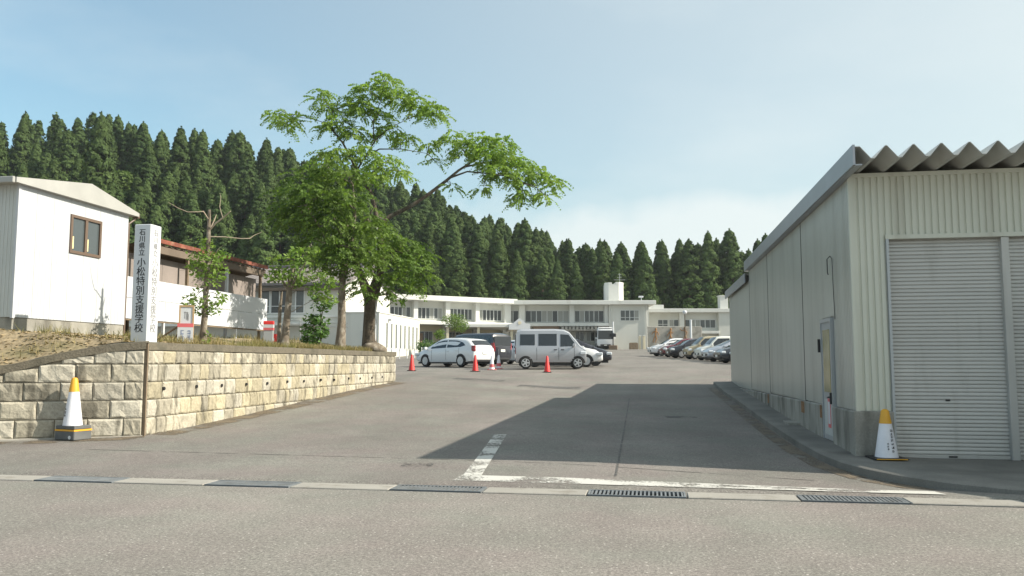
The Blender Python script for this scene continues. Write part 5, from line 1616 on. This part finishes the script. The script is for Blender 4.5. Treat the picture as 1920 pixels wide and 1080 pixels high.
# white handrails on the bank end
for i, (x, y) in enumerate(((-12.35, 26.2), (-11.1, 26.5))):
    e = empty('handrail', (x, y, bankz(x, y)), R(8), ['white tube handrail left of the leafy shrub in front of the annex', 'white tube handrail right of the leafy shrub in front of the annex'][i], 'handrail', 'white handrails by the annex')
    for q in (0, 0.62):
        m = MB(); m.tube([(q, 0, -0.05), (q, 0, 0.70)], 0.018, 8); m.build('post', M['white_paint'], e)
    for z in (0.70, 0.58):
        m = MB(); m.tube([(-0.02, 0, z), (0.95, 0, z)], 0.016, 8); m.build('rail', M['white_paint'], e)

# painted wall with three orange dancing figures
pw = empty('figure_wall', (-0.3, 101.0, gz(0, 101)), R(9.57), 'low grey wall carrying three orange human figures', 'wall')
m = MB(); m.box(0, 6.6, 0, 0.3, -0.2, 2.75, 0.03); m.build('wall', M['concrete'], pw)
def figure(parent, x, z, flip, pose):
    m = MB()
    P = {'hip': (0, .72), 'sh': (.02 * flip, 1.15), 'hd': (.05 * flip, 1.36)}
    def q(p): return (x + p[0] * 1.25, -0.06, z + p[1] * 1.25)
    m.tube([q(P['hip']), q((0.01, .95)), q(P['sh'])], [0.07, 0.085, 0.09], 8)
    m.tube([q(P['sh']), q((P['hd'][0], 1.24)), q((P['hd'][0], 1.34)), q((P['hd'][0], 1.46))], [0.05, 0.07, 0.11, 0.05], 8)
    for (kx, kz_, fx, fz) in pose[:2]: m.tube([q(P['hip']), q((kx * flip, kz_)), q((fx * flip, fz)), q(((fx + .12) * flip, fz - .02))], [0.065, 0.05, 0.035, 0.03], 7)
    for (ex, ez, wx, wz) in pose[2:]: m.tube([q(P['sh']), q((ex * flip, ez)), q((wx * flip, wz))], [0.065, 0.05, 0.035], 7)
    m.build('figure', M['figure'], parent, 60)
M['figure'] = mat('terracotta_figure', (0.34, 0.17, 0.06), 0.8, var=0.15, vscale=3)
figure(pw, 0.95, 0.75, 1, [(.1, .42, -.05, .05), (-.14, .42, -.28, .1), (.25, 1.0, .3, .75), (-.25, 1.05, -.38, .82)])
figure(pw, 2.75, 0.75, 1, [(.14, .42, .1, .05), (-.12, .4, -.36, .2), (.2, .95, .3, 1.1), (-.2, .9, -.3, .7)])
figure(pw, 4.55, 0.85, -1, [(.1, .42, .2, .05), (-.1, .42, -.1, .02), (.3, 1.1, .5, 1.3), (-.2, .95, -.1, .7)])
for i, x in enumerate((-1.25, -0.75)):
    e = empty('gate_post', (x, 100.6, gz(x, 100.6)), R(9.57), ['short beige post left of its pair by the figure wall', 'short beige post nearest the figure wall'][i], 'post', 'beige posts by the figure wall')
    m = MB(); m.box(-0.14, 0.14, -0.14, 0.14, -0.1, 1.6, 0.02); m.build('shaft', M['school_cream'], e)
    m = MB(); m.box(-0.17, 0.17, -0.17, 0.17, 1.6, 1.68, 0.02); m.build('cap', M['school_trim'], e)
e = empty('planter_box', (-2.0, 100.2, gz(-2, 100)), R(9.57), 'dark brown box at the foot of the white stair block', 'planter')
m = MB(); m.box(-0.5, 0.5, -0.3, 0.3, 0, 0.75, 0.02); m.build('box', M['wood_old'], e)
m = MB(); m.box(-0.42, 0.42, -0.22, 0.22, 0.752, 0.80); m.build('soil', M['earth'], e)
# lamp and white pole by the right row
e = empty('street_lamp', (3.3, 80.0, gz(3.3, 80)), 0, 'dark slim lamp post with a white globe head above the parked cars', 'street lamp')
m = MB(); m.tube([(0, 0, 0), (0, 0, 3.75)], [0.06, 0.045], 8); m.build('post', M['bark'], e)
m = MB(); m.lathe([(0.05, 3.72), (0.16, 3.78), (0.21, 3.92), (0.17, 4.06), (0.04, 4.12)], 12); m.build('globe', M['white_paint'], e, 60)
e = empty('white_pole', (3.55, 74.0, gz(3.5, 74)), 0, 'stout white pole standing behind the dark red car roof', 'pole')
m = MB(); m.tube([(0, 0, 0), (0, 0, 3.0)], 0.10, 10); m.lathe([(0.1, 3.0), (0.12, 3.02), (0.10, 3.1), (0.02, 3.12)], 10); m.build('shaft', M['white_paint'], e, 60)
m = MB(); m.lathe([(0.16, 0.0), (0.16, 0.12), (0.11, 0.16)], 10); m.build('collar', M['alu'], e)
e = empty('equipment_pole', (-4.35, 98.0, gz(-4.35, 98)), 0, 'dark equipment pole with white tubes beside the small bus', 'pole')
m = MB(); m.tube([(0, 0, 0), (0, 0, 2.6)], 0.07, 8); m.box(-0.35, 0.35, -0.12, 0.12, 1.5, 1.9, 0.02); m.build('post', M['black'], e)
m = MB(); m.tube([(0.05, -0.1, 1.95), (0.0, -0.1, 3.3)], 0.09, 8); m.build('tube', M['white_paint'], e)
m = MB(); m.box(-0.5, 0.5, -0.3, 0.3, 0, 0.5, 0.03); m.build('base', M['school_brown'], e)

# shrubs, bollards by the low block
def round_shrub(x, y, r_, hgt, label, stem=0.25, mt='shrub'):
    e = empty('shrub', (x, y, gz(x, y)), 0, label, 'shrub', 'clipped shrubs by the left school wing')
    L = [(random.uniform(-.4, .4) * r_, random.uniform(-.4, .4) * r_, stem + hgt * random.uniform(.3, .75), r_ * .62, r_ * .62, hgt * .36) for q in range(9)]
    link('foliage', quads_mesh('foliage', leafballs(L, 130, rt, 0.16), M[mt]), e)
    m = MB(); m.tube([(0, 0, -0.05), (0.03, 0, stem + hgt * 0.5)], [0.06, 0.03], 7); m.build('stem', M['bark'], e)
round_shrub(-20.9, 74.5, 0.9, 1.4, 'clipped low shrub just left of the white hatchback', 0.05)
round_shrub(-20.4, 77.5, 0.9, 1.3, 'clipped shrub between its two neighbours behind the white hatchback', 0.05)
round_shrub(-20.6, 79.0, 0.7, 1.2, 'round topiary ball raised on a stem above the hedge', 1.35, 'leaf_small')
round_shrub(-19.8, 82.0, 1.6, 1.9, 'loose bright green tree crown above the black minivan', 2.1, 'leaf_small')
for q in range(6):
    x = -20.2 + 0.55 * q * 0.6; y = 62.5 + 1.0 * q
    e = empty('bollard', (x, y, gz(x, y)), 0, 'slim white bollard in the row in front of the low white block', 'bollard', 'white bollards by the low block')
    m = MB(); m.tube([(0, 0, 0), (0, 0, 0.82)], 0.045, 8); m.lathe([(0.045, 0.82), (0.04, 0.86), (0.01, 0.88)], 8); m.build('post', M['white_paint'], e, 60)
    m = MB(); m.lathe([(0.048, 0.62), (0.048, 0.7)], 8); m.build('band', M['alu'], e)

# ------------------------------------------------------------------ vehicles
def ip(tab, x): return float(np.interp(x, [a for a, b in tab], [b for a, b in tab]))
def car(name, loc, heading, label, cat, group, spec):
    """local axes: +x forward, z up. spec gives top and belt curves along x."""
    L, W = spec['L'], spec['W']
    top, belt = spec['top'], spec['belt']
    zb = spec.get('zb', 0.22); tum = spec.get('tum', 0.30)
    P = M[spec['paint']]
    e = empty(name, loc, heading, label, cat, group)
    hl = L / 2
    def hw(x): return W / 2 * (1 - spec.get('taper', 0.11) * (abs(x) / hl) ** 5)
    def ring(x):
        w = hw(x); t = ip(top, x); b = min(ip(belt, x), t - 0.05)
        hgt = t - b; wt = w * 0.985 - tum * hgt
        bot = zb + spec.get('rise', 0.10) * (abs(x) / hl) ** 6
        pts = [(w * 0.80, bot), (w * 0.95, bot + 0.05), (w * 0.995, lerp(bot, b, 0.3)), (w * 1.0, lerp(bot, b, 0.62)), (w * 0.985, b - 0.015)]
        rnd_ = min(0.10, hgt * 0.45)
        pts += [(w * 0.97 - tum * hgt * 0.06, b + hgt * 0.06), (lerp(w * 0.97, wt, 0.55), b + hgt * 0.55), (wt + 0.01, t - rnd_), (wt - rnd_ * 0.75, t - rnd_ * 0.30), (wt * 0.5, t - 0.008), (0, t)]
        return pts
    xs_ = sorted(set([round(-hl + L * i / 34, 4) for i in range(35)] + [round(a, 4) for a, b in top if abs(a) < hl]))
    rings = [ring(x) for x in xs_]
    n = len(rings[0]); v = []; f = []
    for x, r_ in zip(xs_, rings):
        for (y, z) in r_: v.append((x, y, z))
        for (y, z) in reversed(r_[:-1]): v.append((x, -y, z))
    k = 2 * n - 1
    for i in range(len(xs_) - 1):
        for q in range(k):
            q2 = (q + 1) % k
            f.append((i * k + q, i * k + q2, (i + 1) * k + q2, (i + 1) * k + q))
    # bulged end caps
    for i, s in ((0, -1), (len(xs_) - 1, 1)):
        idx0 = [i * k + q for q in range(k)]
        cz = sum(v[a][2] for a in idx0) / k
        b0 = len(v)
        for a in idx0:
            p = v[a]; v.append((p[0] + s * spec.get('bulge', 0.06), p[1] * 0.86, cz + (p[2] - cz) * 0.86))
        for q in range(k):
            q2 = (q + 1) % k
            f.append((idx0[q], idx0[q2], b0 + q2, b0 + q))
        f.append(tuple(b0 + q for q in range(k)))
    body = MB(); body.add(v, f); body = body.build('body', P, e, 38)
    def side_y(x, z):
        r_ = ring(x)
        zz = [b for a, b in r_]; yy = [a for a, b in r_]
        return float(np.interp(z, zz[:9], yy[:9]))
    def top_z(x, y):
        r_ = ring(x)[4:]
        return float(np.interp(abs(y), [a for a, b in reversed(r_)], [b for a, b in reversed(r_)]))
    # side windows: polygons in (x, z)
    for poly in spec['side']:
        for s in (1, -1):
            m = MB(); vv = []
            cxm = sum(p[0] for p in poly) / len(poly)
            for (x, z) in poly: vv.append((x, s * (side_y(x, z) + 0.008), z))
            for (x, z) in poly: vv.append((x, s * (side_y(x, z) - 0.05), z))
            n_ = len(poly)
            fs = [tuple(range(n_)), tuple(range(n_, 2 * n_))] + [(i, (i + 1) % n_, n_ + (i + 1) % n_, n_ + i) for i in range(n_)]
            m.add(vv, fs); m.build('side_window', M['car_glass'], e)
    def screen(nm, xa, xb, fw_):
        m = MB(); vv = []; fs = []; N1, N2 = 6, 8
        for i in range(N1 + 1):
            x = lerp(xa, xb, i / N1); r_ = ring(x)
            wid = r_[7][0] if i > 0 else r_[6][0]
            wid = lerp(r_[5][0], r_[8][0], 0.75) * fw_
            for j in range(N2 + 1):
                y = lerp(-wid, wid, j / N2)
                vv.append((x, y, top_z(x, y) + 0.012))
        for i in range(N1):
            for j in range(N2):
                a = i * (N2 + 1) + j
                fs.append((a, a + 1, a + N2 + 2, a + N2 + 1))
        m.add(vv, fs); m.build(nm, M['car_glass'], e, 60)
    xa, xb = spec['screen']; screen('windscreen', xa, xb, 0.93)
    if 'rear' in spec:
        if isinstance(spec['rear'], tuple): screen('rear_window', spec['rear'][0], spec['rear'][1], 0.90)
    def endx(s): return s * (hl + spec.get('bulge', 0.06))
    if 'rear_box' in spec:
        z0, z1, wf = spec['rear_box']
        m = MB(); m.box(endx(-1) - 0.012, endx(-1) + 0.05, -W / 2 * wf, W / 2 * wf, z0, z1, 0.01); m.build('rear_window', M['car_glass'], e)
    if 'front_box' in spec:
        z0, z1, wf = spec['front_box']
        m = MB(); m.box(endx(1) - 0.05, endx(1) + 0.012, -W / 2 * wf, W / 2 * wf, z0, z1, 0.01); m.build('front_glass', M['car_glass'], e)
    # lamps, plates, bumpers
    zh = spec.get('zh', 0.66); zt_ = spec.get('zt', 0.85)
    for s in (1, -1):
        m = MB(); m.box(endx(1) - 0.30, endx(1) - 0.012, s * W / 2 * 0.88 - 0.15, s * W / 2 * 0.88 + 0.10, zh - 0.075, zh + 0.075, 0.03); m.build('headlight', M['head_lens'], e, 30)
        th = spec.get('tail_h', 0.13)
        m = MB(); m.box(endx(-1) - 0.006, endx(-1) + 0.22, s * W / 2 * 0.82 - 0.07, s * W / 2 * 0.82 + 0.07, zt_ - th, zt_ + th, 0.025); m.build('tail_light', M['tail_lens'], e, 30)
        mx_ = spec.get('mirror_x', xa - 0.1)
        mz = ip(belt, mx_) + 0.10
        m = MB(); m.box(mx_ - 0.07, mx_ + 0.07, s * (hw(mx_) + 0.02) - 0.0 if s > 0 else -(hw(mx_) + 0.2), (hw(mx_) + 0.2) if s > 0 else -(hw(mx_) + 0.02), mz - 0.075, mz + 0.075, 0.025)
        m.box(mx_ - 0.02, mx_ + 0.03, min(s * (hw(mx_) - 0.08), s * (hw(mx_) + 0.05)), max(s * (hw(mx_) - 0.08), s * (hw(mx_) + 0.05)), mz - 0.06, mz - 0.02)
        m.build('mirror', P, e, 30)
        for hx in spec.get('handles', ()):
            yy = side_y(hx, ip(belt, hx) - 0.12)
            m = MB(); m.box(hx - 0.08, hx + 0.08, s * (yy + 0.012) - 0.018, s * (yy + 0.012) + 0.018, ip(belt, hx) - 0.145, ip(belt, hx) - 0.105, 0.008); m.build('door_handle', M[spec.get('handle_mat', 'black')], e)
        for sx in spec.get('seams', ()):
            m = MB()
            zz0, zz1 = zb + 0.14, ip(belt, sx) - 0.02
            for q in range(6):
                za_, zb_ = lerp(zz0, zz1, q / 6), lerp(zz0, zz1, (q + 1) / 6)
                ya, yb = side_y(sx, za_), side_y(sx, zb_)
                m.add([(sx - 0.008, s * (ya + 0.003), za_), (sx + 0.008, s * (ya + 0.003), za_), (sx + 0.008, s * (yb + 0.003), zb_), (sx - 0.008, s * (yb + 0.003), zb_)], [(0, 1, 2, 3)])
            m.build('door_seam', M['black'], e)
    m = MB(); m.box(endx(1) - 0.10, endx(1) + 0.012, -W * 0.30, W * 0.30, 0.36, 0.36 + spec.get('grille', 0.16), 0.02); m.build('grille', M['black'], e)
    m = MB(); m.box(endx(1) + 0.012, endx(1) + 0.03, -0.17, 0.17, 0.38, 0.50); m.build('number_plate', M['plate'], e)
    pz = spec.get('plate_z', 0.75)
    m = MB(); m.box(endx(-1) - 0.03, endx(-1) - 0.002, -0.17, 0.17, pz - 0.07, pz + 0.07); m.build('number_plate', M['plate'], e)
    m = MB(); m.box(endx(-1) - 0.02, endx(-1) + 0.08, -W * 0.36, W * 0.36, zb + 0.06, zb + 0.17, 0.02); m.build('rear_skirt', M['black'], e)
    m = MB(); m.box(-hl + 0.15, hl - 0.15, -W / 2 + 0.12, W / 2 - 0.12, 0.16, zb + 0.06); m.build('underbody', M['black'], e)
    # wheels
    r_ = spec.get('r', 0.30); rm = spec.get('rim', 'rim')
    for wx in spec['axles']:
        for s in (1, -1):
            yo = hw(wx)
            arch = MB()
            vv = []; fs = []; N_ = 20
            for q in range(N_ + 1):
                a = math.pi * q / N_
                for rr_ in (r_ * 0.9, r_ * 1.20):
                    z_ = r_ + math.sin(a) * rr_ - 0.02
                    vv.append((wx + math.cos(a) * rr_, s * (max(side_y(wx, max(z_, zb + 0.02)), yo * 0.96) + 0.006), z_))
            for q in range(N_): fs.append((2 * q, 2 * q + 1, 2 * q + 3, 2 * q + 2))
            arch.add(vv, fs); arch.build('wheel_arch', M['black'], e)
            wh_ = MB()
            wh_.tube([(wx, s * (yo - 0.17), r_), (wx, s * (yo - 0.005), r_), (wx, s * (yo + 0.012), r_)], [r_, r_, r_ * 0.95], 24)
            wo = wh_.build('wheel', M['tyre'], e, 40)
            rmb = MB(); rr2 = r_ * 0.66
            rmb.tube([(wx, s * (yo + 0.012), r_), (wx, s * (yo + 0.016), r_)], rr2, 20)
            rmo = rmb.build('rim_disc', M['black' if rm == 'rim' else 'hubcap'], wo)
            sp_ = MB()
            for q in range(5):
                a = 2 * math.pi * q / 5 + 0.3
                m4 = Matrix.Translation((wx, s * (yo + 0.022), r_)) @ Matrix.Rotation(a, 4, 'Y')
                sp_.box(-0.035, 0.035, -0.008, 0.008, 0.0, rr2 * 0.97, 0, m4)
            sp_.tube([(wx, s * (yo + 0.014), r_), (wx, s * (yo + 0.034), r_)], rr2 * 0.26, 12)
            if rm == 'rim':
                ringv = MB(); vv = []; fs = []
                for q in range(21):
                    a = 2 * math.pi * q / 20
                    for rr_ in (rr2 * 0.88, rr2 * 1.04): vv.append((wx + math.cos(a) * rr_, s * (yo + 0.024), r_ + math.sin(a) * rr_))
                for q in range(20): fs.append((2 * q, 2 * q + 1, 2 * q + 3, 2 * q + 2))
                sp_.add(vv, fs)
            sp_.build('rim', M[rm], wo)
    return e

KEI_VAN = dict(L=3.27, W=1.46, paint='p_silver', zb=0.27, tum=0.12, taper=0.05, bulge=0.035, r=0.285, axles=(-1.18, 1.26), rise=0.02,
    top=[(-1.64, 1.66), (-1.58, 1.82), (-1.40, 1.88), (0.2, 1.89), (0.62, 1.86), (0.86, 1.76), (1.20, 1.36), (1.44, 1.06), (1.55, 0.98), (1.64, 0.90)],
    belt=[(-1.64, 1.02), (0.9, 1.02), (1.3, 0.98), (1.64, 0.80)],
    side=[[(-1.45, 1.10), (-0.75, 1.10), (-0.75, 1.62), (-1.44, 1.62)], [(-0.58, 1.08), (0.28, 1.08), (0.28, 1.64), (-0.58, 1.64)], [(0.45, 1.04), (1.16, 1.06), (1.16, 1.14), (0.84, 1.60), (0.45, 1.62)]],
    screen=(1.36, 0.88), rear_box=(1.1, 1.6, 0.82), zh=0.74, zt=0.85, tail_h=0.16, seams=(-0.66, 0.37, 1.1), handles=(0.22, 0.55), grille=0.14, mirror_x=1.08, plate_z=0.55)
HATCH = dict(L=4.38, W=1.75, paint='p_pearl', zb=0.20, tum=0.36, taper=0.12, bulge=0.05, r=0.315, axles=(-1.33, 1.36),
    top=[(-2.19, 0.98), (-2.10, 1.10), (-1.80, 1.37), (-1.62, 1.43), (-0.9, 1.50), (0.0, 1.52), (0.45, 1.44), (0.95, 1.22), (1.45, 0.99), (1.85, 0.88), (2.10, 0.76), (2.19, 0.64)],
    belt=[(-2.19, 0.86), (-1.6, 0.98), (-0.5, 0.94), (0.8, 0.90), (1.5, 0.84), (2.19, 0.55)],
    side=[[(-1.62, 1.10), (-1.3, 1.02), (-0.28, 0.99), (-0.28, 1.38), (-0.95, 1.35), (-1.4, 1.25)], [(-0.20, 0.99), (0.92, 0.95), (0.98, 0.98), (0.52, 1.28), (0.1, 1.37), (-0.20, 1.37)]],
    screen=(1.32, 0.42), rear=(-2.09, -1.82), zh=0.66, zt=0.93, tail_h=0.15, seams=(-0.24, 0.86, -1.2), handles=(-0.38, -1.02), handle_mat='p_pearl', rim='hubcap', plate_z=0.72)
MINI = dict(L=4.75, W=1.72, paint='p_blackp', zb=0.24, tum=0.16, taper=0.07, bulge=0.05, r=0.32, axles=(-1.42, 1.43),
    top=[(-2.38, 1.50), (-2.3, 1.74), (-2.1, 1.82), (0.0, 1.84), (0.7, 1.76), (1.2, 1.42), (1.65, 1.08), (2.1, 0.97), (2.38, 0.80)],
    belt=[(-2.38, 1.04), (1.2, 1.0), (1.7, 0.94), (2.38, 0.7)],
    side=[[(-2.15, 1.12), (-1.2, 1.10), (-1.2, 1.62), (-2.12, 1.62)], [(-1.1, 1.10), (0.05, 1.08), (0.05, 1.64), (-1.1, 1.64)], [(0.15, 1.08), (1.35, 1.05), (1.05, 1.36), (0.66, 1.62), (0.15, 1.64)]],
    screen=(1.52, 0.74), rear_box=(1.10, 1.62, 0.80), zh=0.78, zt=1.05, tail_h=0.2, plate_z=0.82, seams=(0.1, -1.15), handles=(-0.1, 0.3))
TALL = dict(L=3.4, W=1.46, paint='p_cream', zb=0.22, tum=0.16, taper=0.06, bulge=0.04, r=0.27, axles=(-1.2, 1.22),
    top=[(-1.7, 1.42), (-1.62, 1.62), (-1.4, 1.68), (0.1, 1.69), (0.5, 1.62), (0.82, 1.34), (1.1, 1.02), (1.5, 0.92), (1.7, 0.78)],
    belt=[(-1.7, 0.95), (1.0, 0.92), (1.7, 0.68)],
    side=[[(-1.5, 1.02), (-0.5, 1.0), (-0.5, 1.5), (-1.45, 1.5)], [(-0.4, 1.0), (0.9, 0.97), (0.7, 1.26), (0.42, 1.5), (-0.4, 1.52)]],
    screen=(1.02, 0.52), rear_box=(1.05, 1.5, 0.8), zh=0.68, zt=0.9, seams=(-0.45, 0.8), handles=(-0.6, 0.3), rim='hubcap')
SEDAN = dict(L=4.2, W=1.70, paint='p_blackp', zb=0.20, tum=0.34, taper=0.12, bulge=0.06, r=0.305, axles=(-1.3, 1.32),
    top=[(-2.1, 0.92), (-1.9, 1.08), (-1.3, 1.36), (-0.5, 1.50), (0.1, 1.50), (0.55, 1.40), (1.05, 1.10), (1.3, 0.98), (1.8, 0.88), (2.1, 0.68)],
    belt=[(-2.1, 0.86), (-1.3, 0.95), (0.9, 0.90), (1.5, 0.84), (2.1, 0.6)],
    side=[[(-1.5, 1.02), (-0.3, 0.98), (-0.3, 1.37), (-0.9, 1.34)], [(-0.22, 0.98), (0.95, 0.95), (0.55, 1.28), (0.1, 1.38), (-0.22, 1.38)]],
    screen=(1.24, 0.52), rear=(-1.95, -1.3), zh=0.66, zt=0.88, seams=(-0.26, 0.85), handles=(-0.4, 0.05), rim='hubcap')
BUS = dict(L=6.2, W=2.05, paint='p_pearl', zb=0.35, tum=0.06, taper=0.02, bulge=0.05, r=0.38, axles=(-1.8, 2.2), rise=0.0,
    top=[(-3.1, 2.5), (-2.9, 2.62), (2.6, 2.62), (2.95, 2.52), (3.1, 2.3)],
    belt=[(-3.1, 1.25), (3.1, 1.2)],
    side=[[(-2.8, 1.4), (-1.4, 1.4), (-1.4, 2.2), (-2.8, 2.2)], [(-1.3, 1.4), (0.1, 1.4), (0.1, 2.2), (-1.3, 2.2)], [(0.2, 1.4), (1.6, 1.4), (1.6, 2.2), (0.2, 2.2)], [(1.7, 1.3), (2.85, 1.3), (2.8, 2.2), (1.7, 2.2)]],
    screen=(3.05, 2.98), front_box=(1.15, 2.2, 0.86), rear_box=(1.3, 2.2, 0.8), zh=0.8, zt=1.0, mirror_x=2.9, rim='hubcap', grille=0.2, plate_z=0.6)
def V(base, **k):
    d = dict(base); d.update(k); return d
def put(name, x, y, head, label, cat, group, spec): return car(name, (x, y, gz(x, y)), R(head), label, cat, group, spec)
GL_, GR_ = 'vehicles parked in the left group', 'cars parked in the right row'
put('parked_van', -4.72, 38.95, 9.6, 'silver boxy kei van seen from its right side behind a red cone', 'van', GL_, KEI_VAN)
put('parked_car', -10.2, 42.3, 180 - 33, 'white hatchback seen from its rear corner between red cones', 'car', GL_, V(HATCH, L=4.38))
put('parked_van', -10.3, 47.2, 180 - 33, 'black minivan parked behind the white hatchback', 'van', GL_, MINI)
put('parked_car', -8.1, 50.5, 180 - 30, 'white car partly hidden between the black minivan and the silver van', 'car', GL_, V(SEDAN, paint='p_pearl'))
put('parked_car', -4.6, 42.2, 6, 'white car whose nose shows just beyond the silver van', 'car', GL_, V(SEDAN, paint='p_pearl'))
put('parked_car', -4.35, 45.0, 6, 'black car nosing out behind the white one beyond the silver van', 'car', GL_, V(HATCH, paint='p_blackp', handle_mat='black'))
put('small_bus', -5.6, 101.6, -90 + 6, 'small white bus facing the camera in front of the school', 'bus', None, BUS)
rr = [(7.1, 51.0, 'p_steel', HATCH, 'silver car nearest the warehouse edge in the right row'),
      (6.2, 53.8, 'p_graphite', SEDAN, 'dark grey car second from the warehouse edge in the right row'),
      (5.7, 56.6, 'p_steel', HATCH, 'pale silver car between the dark grey car and the cream tall car'),
      (4.9, 59.4, 'p_cream', TALL, 'cream tall kei car with an upright roof in the right row'),
      (4.2, 62.2, 'p_ochre', TALL, 'beige kei car beside the cream tall car in the right row'),
      (3.4, 65.0, 'p_blackp', SEDAN, 'small black car with a silver wheel in the right row'),
      (2.9, 68.0, 'p_wine', SEDAN, 'dark red wagon behind the small black car'),
      (2.0, 71.0, 'p_pearl', SEDAN, 'white car at the far left end of the right row')]
for (x, y, p, sp, lb_) in rr:
    put('parked_car', x, y, 180 + 15, lb_, 'car', GR_, V(sp, paint=p, handle_mat='black'))

# ------------------------------------------------------------------ summer haze
hm_ = bpy.data.materials.new('haze_air'); hm_.use_nodes = True
ht = hm_.node_tree; ht.nodes.clear()
ho = ht.nodes.new('ShaderNodeOutputMaterial'); hv = ht.nodes.new('ShaderNodeVolumePrincipled')
hv.inputs['Color'].default_value = (0.86, 0.92, 0.96, 1)
hv.inputs['Density'].default_value = 0.00028
hv.inputs['Anisotropy'].default_value = 0.3
ht.links.new(hv.outputs[0], ho.inputs['Volume'])
hb = MB(); hb.box(-345, 345, -95, 495, -2.5, 62)
tag(hb.build('haze', hm_), kind='stuff')
